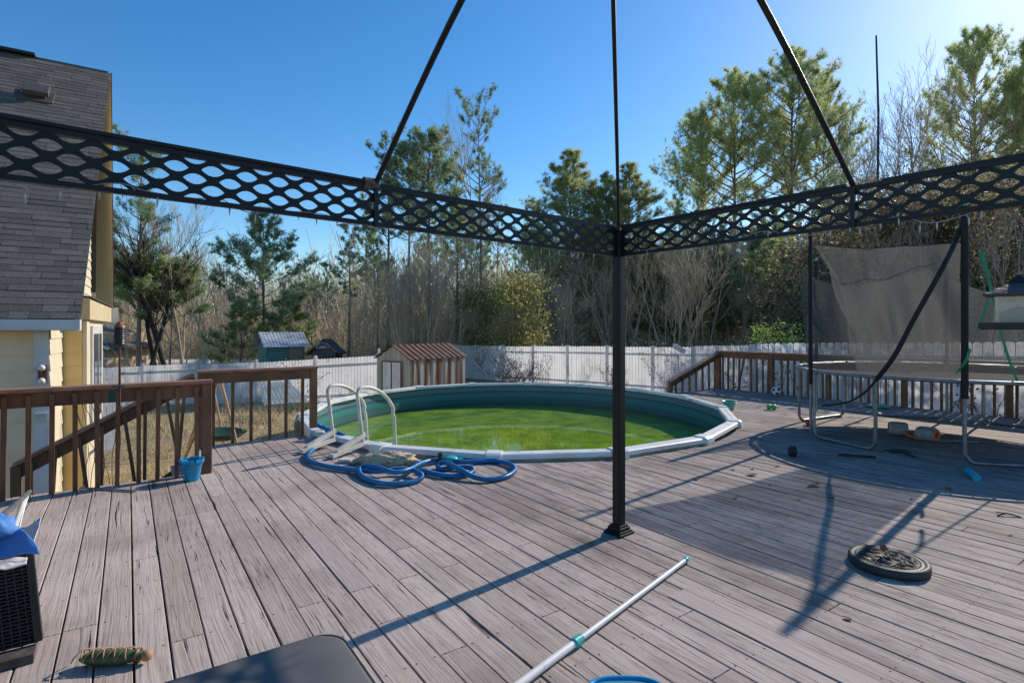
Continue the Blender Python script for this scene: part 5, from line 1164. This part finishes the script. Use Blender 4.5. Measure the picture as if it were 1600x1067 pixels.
def make_pine(h, base, width, seed, mat, shape='cone', dens=1.0, lean=0.0, tr=.16, bark='bark', nlimb=46, tuftL=.34, bare_low=True):
    rnd = random.Random(seed); rng = np.random.default_rng(seed); root = thing('pine_tree', 'x', 'pine tree')
    tp = [Vector((0, 0, -.3))]; x = y = 0
    for i in range(1, 13): x += rnd.uniform(-.06, .06)+lean*h/12; y += rnd.uniform(-.06, .06); tp.append(Vector((x, y, h*i/12)))
    m = MB(); m.tube(tp, [tr*h/14*(1-.92*i/12) for i in range(13)], 8)
    def tpos(z): f = max(0, min(11.999, z/h*12)); i = int(f); return tp[i].lerp(tp[i+1], f-i)
    C, Dn = [], []
    for i in range(nlimb):
        f = (i+.5)/nlimb; z = h*(base+(1-base)*f**.85); rel = (z/h-base)/(1-base)
        if shape == 'cone': r = width*float(np.interp(rel, (0, .15, .4, .65, .85, 1), (.80, 1.0, .84, .58, .32, .12)))*1.45
        elif shape == 'round': r = width*math.sqrt(max(.12, 1-(rel*1.5-.65)**2))*1.25
        else: r = width*(.70+.45*math.sin(rel*9+seed))*(1-rel*.42)*1.35
        r *= rnd.uniform(.55, 1.15); a = i*2.399+rnd.uniform(-.5, .5); up = .25+.75*rel
        pts = bpoly(tpos(z), (math.cos(a), math.sin(a), up), r, 5, rnd, .12, .035); m.tube(pts, [.045*h/14*(1-.8*j/5)*(1.1-rel*.6) for j in range(6)], 4)
        ns = max(2, int(4.5*r*dens/width*2.0))
        for k in range(ns):
            t = rnd.uniform(.30, 1.0)**.8; f2 = t*4.999; j = int(f2); p0 = pts[j].lerp(pts[j+1], f2-j); d0 = (pts[j+1]-pts[j]).normalized()
            sd = (d0+Vector((rnd.uniform(-1, 1), rnd.uniform(-1, 1), rnd.uniform(-.2, .9)))).normalized(); sl_ = r*rnd.uniform(.18, .42)*(1.2-t*.5)
            sp = bpoly(p0, sd, sl_, 3, rnd, .2, .12); m.tube(sp, [.014, .011, .008, .004], 3)
            for q in range(1, 4):
                for rep in range(2): C.append(sp[q]+Vector((rnd.gauss(0, .08), rnd.gauss(0, .08), rnd.gauss(0, .06)))); Dn.append((sp[q]-sp[q-1]).normalized()+Vector((0, 0, .35)))
        for q in range(3): C.append(pts[-1]+Vector((rnd.gauss(0, .1),)*3)); Dn.append((pts[-1]-pts[-2]).normalized()+Vector((0, 0, .4)))
    if bare_low:
        for i in range(int(9)):
            z = h*base*rnd.uniform(.35, 1); a = rnd.uniform(0, 6.28); m.tube(bpoly(tpos(z), (math.cos(a), math.sin(a), rnd.uniform(-.1, .3)), rnd.uniform(.5, 1.6), 4, rnd, .2, .02), [.02, .016, .012, .008, .004], 3)
    C = np.array([tuple(c) for c in C]); Dn = nrmz(np.array([tuple(c) for c in Dn]))
    V = tufts(C, Dn, 11, tuftL, .042, rng)
    m.build('trunk', M[bark], root)
    me = tri_mesh('crown', V, M[mat]); o = bpy.data.objects.new('crown', me); COL.objects.link(o); o.parent = root
    return root
def make_bare(h, seed, mat='bark_pale', width=.5, stems=1, depth=5, r0=.09, name='bare_tree', cat='bare tree', tf=.52, cf=1.0):
    rnd = random.Random(seed); root = thing(name, 'x', cat); mt = MB(); mc = MB(); cnt = [0]
    def grow(p, d, L, r, lv):
        if cnt[0] > 3400: return
        pts = bpoly(p, d, L, 4 if lv < 3 else 2, rnd, .13 if lv < 2 else .24, .05); n = len(pts); cnt[0] += n
        (mt if lv == 0 else mc).tube(pts, [max(.004, r*(1-.45*i/(n-1))) for i in range(n)], 6 if lv < 1 else 3)
        if lv >= depth: return
        k = [7 if cf == 1 else 16, 5, 4, 4, 3, 2][lv]
        for i in range(k):
            t = rnd.uniform(.3, 1) if i else 1.0; f = t*(n-1.001); j = int(f); q = pts[j].lerp(pts[j+1], f-j); dd = (pts[j+1]-pts[j]).normalized()
            sp = width*(1.0 if i else .3); nd = (dd+Vector((rnd.uniform(-sp, sp), rnd.uniform(-sp, sp), rnd.uniform(-.1, .35)))).normalized()
            grow(q, nd, L*rnd.uniform(.42, .68)*(cf if lv == 0 else 1), r*rnd.uniform(.38, .6)*(.6 if lv == 0 and cf < 1 else 1), lv+1)
    for s in range(stems):
        a = rnd.uniform(0, 6.28); grow(Vector((math.cos(a)*.25*(stems > 1), math.sin(a)*.25*(stems > 1), -.2)), (math.cos(a)*.22*(stems > 1)+rnd.uniform(-.06, .06), math.sin(a)*.22*(stems > 1), 1), h*tf*rnd.uniform(.92, 1.05), r0, 0)
        cnt[0] = int(cnt[0]*.0) if stems > 1 and s < stems-1 and cnt[0] < 1200 else cnt[0]
        if stems > 1: cnt[0] = 3400*(s+1)//stems if s < stems-1 else cnt[0]
        if stems > 1 and s < stems-1: cnt[0] = 3400-3400//stems
    mt.build('trunk', M[mat], root); mc.build('crown', M[mat], root); return root
def make_leafy(h, w_, seed, mat, n=9000, lsz=.09, name='leafy_tree', cat='leafy tree', stems=3, clumps=26):
    rnd = random.Random(seed); rng = np.random.default_rng(seed); root = thing(name, 'x', cat); m = MB(); cl = []
    for i in range(clumps):
        a = rnd.uniform(0, 6.28); z = h*rnd.uniform(.22, .97); rr = w_*.5*math.sqrt(max(.05, 1-((z/h-.5)*1.75)**2))*rnd.uniform(.3, 1); c = Vector((rr*math.cos(a), rr*math.sin(a), z)); cl.append((c, w_*rnd.uniform(.08, .17)))
        s = Vector((rnd.uniform(-.2, .2), rnd.uniform(-.2, .2), -.2)); mid = s.lerp(c, .5)+Vector((0, 0, h*.08)); m.tube(catmull([s, mid, c], 3), [.035*h/4*(1-.12*k) for k in range(7)], 4)
    per = n//clumps; P_ = []
    for c, r in cl: P_.append(np.array(c)+rng.normal(size=(per, 3))*np.array([r, r, r*.8]))
    V = leaves_quads(np.concatenate(P_), lsz, rng); m.build('trunk', M['bark_grey'], root); me = tri_mesh('crown', V, M[mat], 4); o = bpy.data.objects.new('crown', me); COL.objects.link(o); o.parent = root; return root
USED = set(); HN = {}
def place(proto, px, D, top_y=None, label='', group=None, rz=None, hnat=None, sx=1.0, x_off=0, zb=None):
    o = proto if proto.name not in USED else copy_tree(proto)
    if o is proto: USED.add(proto.name)
    x, y = xy(px, D); zg = gz(x, y) if zb is None else zb; s = 1.0
    hnat = float(np.percentile([v.co.z for ch in o.children for v in ch.data.vertices], 99.7)) if o.data is None and o.name.split('.')[0] else hnat
    HN[proto.name] = hnat
    if top_y is not None: s = (CH-(top_y-HZ)/F*D-zg)/hnat
    o.location = (x, y, zg); o.rotation_euler.z = random.uniform(0, 6.28) if rz is None else rz; o.scale = (s*sx, s*sx, s); o['label'] = label
    if group: o['group'] = group
    elif 'group' in o: del o['group']
    return o
pA = make_pine(11, .30, 2.9, 11, 'needles_blue', 'cone', 1.1, nlimb=52)
place(pA, 411, 37, 326, 'dark open pine with a conical crown standing alone against the sky above the teal playhouse', hnat=11)
pB = make_pine(20, .55, 3.0, 12, 'needles_blue', 'spread', .9, nlimb=40, tuftL=.38)
pC = make_pine(19, .58, 3.1, 13, 'needles_blue', 'round', 1.3, nlimb=48, tuftL=.38)
pD = make_pine(20, .38, 3.0, 14, 'needles_warm', 'cone', 1.15, nlimb=88, tuftL=.46)
pE = make_pine(21, .42, 4.3, 15, 'needles_warm', 'cone', 1.3, nlimb=74, tuftL=.44, tr=.15)
pF = make_pine(8, .10, 2.2, 16, 'needles_warm', 'cone', 1.2, nlimb=42, tuftL=.36)
pH = make_pine(8, .60, 1.9, 19, 'needles', 'round', 1.3, nlimb=30, tuftL=.36)
pG = make_pine(17, .5, 2.2, 17, 'needles', 'spread', .9, nlimb=34, tuftL=.38)
place(pB, 607, 44, 205, 'irregular pine with a crown straggling left, behind the left gazebo rib', hnat=20, rz=2.4)
place(pC, 672, 46, 192, 'round topped dark pine between the left gazebo rib and the tallest thin pine', hnat=19)
place(pC, 640, 49, 232, 'shorter dark pine directly right of the left gazebo rib', hnat=19)
place(pB, 752, 44, 140, 'tallest thin pine with twiggy brown middle, standing over the tan brush', hnat=20, rz=.4, sx=.8)
place(pG, 715, 47, 265, 'slim pine close to the left of the tallest thin pine', hnat=17)
place(pD, 893, 41, 236, 'full green pine left of the middle gazebo rib', hnat=20, sx=1.25)
place(pD, 985, 42, 256, 'full green pine right of the middle gazebo rib', hnat=20, rz=1.0, sx=1.25)
place(pD, 946, 44, 272, 'green pine directly behind the middle gazebo rib', hnat=20, rz=4.0)
place(pE, 1232, 72, 78, 'tallest broad pine crossed by the right gazebo rib', hnat=21, rz=.5)
place(pE, 1150, 73, 108, 'broad pine left of the right gazebo rib, second from the gap of sky', hnat=21, rz=2.2, sx=.9)
place(pE, 1100, 76, 170, 'leftmost broad pine of the tall group at right, its branches reaching over the sky gap', hnat=21, rz=3.6, sx=.85)
place(pE, 1286, 74, 118, 'slanting narrow pine at the right side of the tall group', hnat=21, rz=5.1, sx=.55)
place(pE, 1522, 56, 42, 'tall backlit pine near the upper right corner, among bare branches', hnat=21, rz=1.3, sx=.72)
place(pD, 1612, 55, 60, 'pine cut by the right edge of the photo', hnat=20, rz=2.3)
place(pB, 217, 27, 205, 'pine behind the house corner, only its bushy top above the left beam', hnat=20, rz=5.0, sx=1.0)
place(pG, 545, 43, 348, 'small dark pine left of the tan brush, below the left beam', hnat=17, sx=1.25)
place(pG, 590, 45, 372, 'slim pine right of the small dark pine and below the left beam', hnat=17, rz=1.5, sx=1.1)
place(pH, 218, 27.5, 392, 'bushy bright green young pine among the dark trunks beside the house', hnat=8, sx=1.1)
place(pH, 268, 29, 400, 'bushy green young pine right of the dark trunks, over the left fence', hnat=8, rz=2)
# bare trees
b1 = make_bare(10, 21, 'bark_pale', .55, 1, 5, .09)
b2 = make_bare(10, 22, 'bark_pale', .42, 3, 5, .06)
b3 = make_bare(9, 23, 'bark_grey', .6, 1, 5, .10)
b4 = make_bare(6, 24, 'bark_pale', .75, 5, 4, .035, 'bare_shrub', 'bare shrub')
b5 = make_bare(11, 25, 'bark_dark', .9, 1, 4, .19, tf=.92, cf=.42)
for px, D, ty, lab, pr, hn in ((228, 27, 335, 'thick dark trunk nearest the house, bare above the left fence', b5, 15), (247, 28, 318, 'thin dark trunk, second from the house behind the left fence', b5, 15), (262, 27.5, 305, 'thickest dark trunk, third from the house behind the left fence', b5, 15), (284, 27, 330, 'dark leaning trunk, fourth from the house, with long drooping limbs', b3, 9)):
    place(pr, px, D, ty, lab, hnat=hn)
for px, D, ty, lab, pr, hn in ((275, 31, 285, 'pale bare tree rising behind the dark trunks at left', b2, 9.5), (320, 33, 318, 'pale bare tree at the right end of the left thicket, against the sky', b1, 9), (250, 33, 275, 'tall pale bare tree seen through the left beam lattice', b1, 9), (205, 30, 330, 'pale bare tree close behind the house corner', b1, 9), (345, 36, 350, 'thin pale bare tree left of the lone dark pine', b2, 9.5),
    (490, 42, 425, 'low spreading bare tree right of the lone dark pine', b3, 9), (1345, 33, 130, 'bare tree left of the thin mast in the upper right', b1, 9), (1430, 35, 100, 'bare tree right of the thin mast in the upper right', b3, 9), (1565, 30, 110, 'bare tree overlapping the backlit pine near the right edge', b3, 9), (1470, 36, 190, 'low bare tree left of the backlit pine', b1, 9), (735, 41, 190, 'bare brown tree growing into the tallest thin pine', b1, 9), (1390, 38, 150, 'bare tree directly behind the thin mast', b2, 9.5)):
    place(pr, px, D, ty, lab, hnat=hn)
for px, D, ty in ((620, 33, 400), (650, 32, 370), (680, 33, 362), (705, 33, 385), (640, 35, 385), (575, 34, 430), (725, 35, 400), (540, 36, 455), (870, 38, 445)):
    place(b4, px, D, ty, 'tan many-stemmed bare shrub tree behind the rusty shed', 'tan bare shrubs behind the shed', hnat=5.6)
EB = 'bare brown trees in the woods behind the pool fence'
rb_ = random.Random(5)
for i in range(26):
    place(rb_.choice((b1, b2, b1, b4)), 760+i*21+rb_.uniform(-8, 8), rb_.uniform(34, 46), rb_.uniform(345, 440), 'bare brown tree among the pines behind the pool fence', EB, hnat=9)
for px, D, ty, lab in ((1345, 16.5, 325, 'grey bare sapling close behind the fence, left of the trampoline net'), (1442, 15.5, 300, 'grey bare sapling close behind the fence, seen through the middle of the net'), (1535, 14.8, 285, 'grey bare sapling close behind the fence, right of the front net pole'), (1602, 14.2, 290, 'grey bare sapling close behind the fence, behind the bird feeder')):
    place(rb_.choice((b3, b1)), px, D, ty, lab, hnat=9)
EG = 'green young pines in the woods behind the pool fence'
for i in range(15):
    place(rb_.choice((pF, pG, pF)), 845+i*33+rb_.uniform(-12, 12), rb_.uniform(43, 53), rb_.uniform(345, 425), 'green young pine among the bare trees behind the pool fence', EG, hnat=9, sx=1.15)
# leafy
l1 = make_leafy(5, 3.4, 31, 'yleaf', 8000, .07)
place(l1, 800, 31, 420, 'yellow green leafy tree behind the white fence, left of the gazebo post', hnat=5)
place(l1, 745, 34, 440, 'yellow green leafy tree partly hidden in the tan shrubs', hnat=5, sx=.8)
l2 = make_leafy(3.2, 1.9, 32, 'leafy', 3600, .045, 'leafy_shrub', 'shrub', clumps=18)
place(l2, 1212, 14.2, 500, 'round leafy green shrub between the fence and the brown railing', hnat=3.2, zb=-.9)
l3 = make_leafy(7, 5, 33, 'vineleaf', 11000, .08, 'vine_tree', 'vine covered tree', clumps=34)
VL = 'dark brown vine covered tree behind the trampoline'
for px, D, ty in ((1265, 27, 370), (1330, 21, 315), (1395, 19.5, 282), (1455, 18.6, 274), (1520, 17.8, 270), (1585, 17.2, 268), (1655, 16.6, 270), (1370, 29, 285), (1500, 28, 262), (1580, 26, 250), (1440, 28, 272)):
    place(l3, px, D, ty, VL, 'vine covered trees behind the trampoline', hnat=6.8, sx=random.uniform(.85, 1.1))
for px, D, ty, pr, hn, lab in ((1075, 44, 462, pF, 8, 'low green pine bough above the sloping brown railing'), (1130, 50, 395, pF, 8, 'green young pine left of the leafy shrub, below the right beam'), (1190, 50, 350, pF, 8, 'green young pine above the leafy shrub'), (1020, 46, 380, pF, 8, 'green young pine just right of the gazebo post'), (890, 46, 420, pF, 8, 'green young pine left of the gazebo post'), (1290, 46, 340, pF, 8, 'young pine left of the trampoline net'), (455, 40, 455, pF, 8, 'low dark evergreen left of the far bare tree'), (375, 36, 470, pF, 8, 'low evergreen under the lone dark pine')):
    place(pr, px, D, ty, lab, hnat=hn, sx=1.2)
# fill woods: individual trees that look alike
FG = 'thin pines filling the woods behind the fence'
rnd = random.Random(99)
for i in range(64):
    px = 480+ (i*173 % 1180); D = rnd.uniform(48, 72)
    ty = 330+rnd.uniform(-25, 75) if px < 1050 else 300+rnd.uniform(-30, 60)
    if 440 < px < 560: ty = rnd.uniform(410, 450)
    place(rnd.choice((pG, pG, pB, pC)), px, D, ty, 'thin pine standing deep in the woods behind the fence', FG, hnat=18, sx=rnd.uniform(.7, 1.1))
for i in range(16):
    px = 150+i*26; D = rnd.uniform(45, 75)
    place(rnd.choice((b2, b3, b1)), px, D, rnd.uniform(400, 470), 'thin bare tree far behind the left fence', 'far bare trees at left', hnat=9)

# brush: one mass of twigs and leaf litter under the trees
def scatter(n, fx, fy, hmax, rng, wid, lenf, leafy=.4, name='undergrowth', mat='brush', lift=0.0):
    px = rng.uniform(*fx, n); D = rng.uniform(*fy, n); x = (px-800)/F*D; y = D; g = np.array([gz(a, b) for a, b in zip(x, y)])
    lump = np.array([noise.noise(Vector((a*.18, b*.3, 7))) for a, b in zip(x, y)])
    hm = hmax*(.55+.9*np.clip(lump+.25, 0, 1)); z = g+lift+hm*rng.uniform(0, 1, n)**1.4
    C = np.stack([x, y, z], 1); up = rng.uniform(size=n) > leafy
    d = nrmz(rng.normal(size=(n, 3))*np.where(up, .45, 1)[:, None]+np.where(up, 1, 0)[:, None]*np.array([0, 0, 1.0])); s = nrmz(np.cross(d, rng.normal(size=(n, 3))))
    L_ = np.where(up, lenf, .14)[:, None]*rng.uniform(.5, 1.4, (n, 1)); W_ = np.where(up, wid, .07)[:, None]*rng.uniform(.6, 1.4, (n, 1))
    V = np.stack([C-s*W_, C+s*W_, C+d*L_+s*W_*.5, C+d*L_-s*W_*.5], 1).reshape(-1, 3)
    me = tri_mesh(name, V, M[mat], 4); o = bpy.data.objects.new(name, me); COL.objects.link(o); return o
o = scatter(30000, (560, 1720), (36, 44), 1.5, RNG, .008, .6, .6); o2 = scatter(80000, (150, 1720), (48, 62), 5.5, RNG, .015, 1.7, .45)
o2.data.transform(Matrix.Identity(4))
def joinmesh(a, b):
    va = np.empty(len(a.data.vertices)*3, np.float32); a.data.vertices.foreach_get('co', va); vb = np.empty(len(b.data.vertices)*3, np.float32); b.data.vertices.foreach_get('co', vb)
    a.data = tri_mesh('undergrowth', np.concatenate([va, vb]).reshape(-1, 3), M['brush'], 4); bpy.data.objects.remove(b)
joinmesh(o, o2)
tag(o, 'tangled brown winter undergrowth behind the white fences', 'undergrowth', kind='stuff')
o = scatter(90000, (60, 1800), (62, 95), 9.0, RNG, .05, 3.2, .45, 'far_woods', 'farwood'); tag(o, 'distant brown and green wooded skyline behind the trees', 'woods', kind='stuff')
# dry grass in the yard
n = 60000; x = RNG.uniform(-20, -1.5, n); y = RNG.uniform(6.5, 27, n); keep = np.array([not (((a-PC.x)/(PA+.1))**2+((b-PC.y)/(PB+.1))**2 < 1) and not touv(Vector((a, b, 0)))[1] < 6.6 for a, b in zip(x, y)]); x, y = x[keep], y[keep]
pt = np.array([noise.noise(Vector((a*.5, b*.5, 3))) for a, b in zip(x, y)]); hgt = .05+.16*np.clip(pt+.3, 0, 1)
hgt = np.where(y > 17, hgt*1.7, hgt)
C = np.stack([x, y, np.array([gz(a, b) for a, b in zip(x, y)])+0.0], 1); d = nrmz(RNG.normal(size=C.shape)*.5+np.array([0, 0, 1.0])); s = nrmz(np.cross(d, RNG.normal(size=C.shape)))
V = np.stack([C-s*.009, C+s*.009, C+d*(hgt*RNG.uniform(.5, 1.4, len(x)))[:, None]], 1).reshape(-1, 3)
me = tri_mesh('dry_grass', V, M['straw']); o = bpy.data.objects.new('dry_grass', me); COL.objects.link(o); tag(o, 'dry straw coloured grass in the yard left of the pool', 'grass', kind='stuff')
# bare bush at the fence behind the pool, vines on the fences
bb = make_bare(2.4, 51, 'bark_dark', .9, 6, 4, .014, 'bare_bush', 'bush'); place(bb, 790, 16.5, 553, 'dark bare twiggy bush in front of the fence behind the pool', hnat=2.3, sx=1.15)
vg = 'dead vines on the fences'
for (px, py, D, sz) in ((850, 578, 24, 1.0), (945, 590, 22, .8), (1045, 580, 19.5, 1.2), (1160, 600, 14.1, .9), (1250, 610, 12.9, 1.2), (1560, 620, 9.9, 1.3), (1500, 620, 10.3, 1.0), (455, 600, 21, 1.4)):
    m = MB(); c = atd(px, py, D)-Vector((0, .25, 0)); rv = random.Random(px)
    for k in range(9):
        p_ = c+Vector((rv.uniform(-.3, .3)*sz, rv.uniform(-.1, .1), -.7*sz)); dr_ = Vector((rv.uniform(-.5, .5), 0, 1)).normalized(); pts = [p_.copy()]
        for i in range(7): p_ = p_+dr_*.2*sz; dr_ = (dr_+Vector((rv.uniform(-.5, .5), rv.uniform(-.05, .05), rv.uniform(-.1, .2)))).normalized(); pts.append(p_.copy())
        m.tube(catmull(pts, 2), .006, 3)
        for q in pts[3:]:
            for _ in range(3):
                a = q+Vector((rv.gauss(0, .07), rv.gauss(0, .04), rv.gauss(0, .07))); u_ = Vector((rv.gauss(0, 1), rv.gauss(0, .4), rv.gauss(0, 1))).normalized()*.035; w2 = u_.orthogonal().normalized()*.018
                m.add([a-u_, a+w2, a+u_, a-w2], [(0, 1, 2, 3)])
    tag(m.build('fence_vine', M['bark_dark'], loc=c), 'thin dead vine with small dark leaves climbing the white fence', 'vine', vg)

# mast and wires
a = atd(1376, 300, 34); b = atd(1369, 56, 34)
m = MB(); m.tube([(b.x, b.y, -1), a.lerp(b, .5), b], [.085, .065, .05], 8); tag(m.build('antenna_mast', M['black'], loc=(b.x, b.y, -1)), 'thin tall metal mast rising above the right gazebo beam', 'mast')
for i, (ya, yb, lab) in enumerate(((216, 190, 'upper'), (240, 232, 'middle'), (266, 258, 'lower'))):
    p0, p1 = atd(1290, ya, 44), atd(1720, yb-20, 40); m = MB(); m.tube([p0.lerp(p1, t)-Vector((0, 0, .8*math.sin(PI*t))) for t in np.linspace(0, 1, 12)], .014, 4)
    tag(m.build('overhead_wire', M['black'], loc=p0), f'{lab} one of three thin wires crossing the sky behind the mast', 'wire')
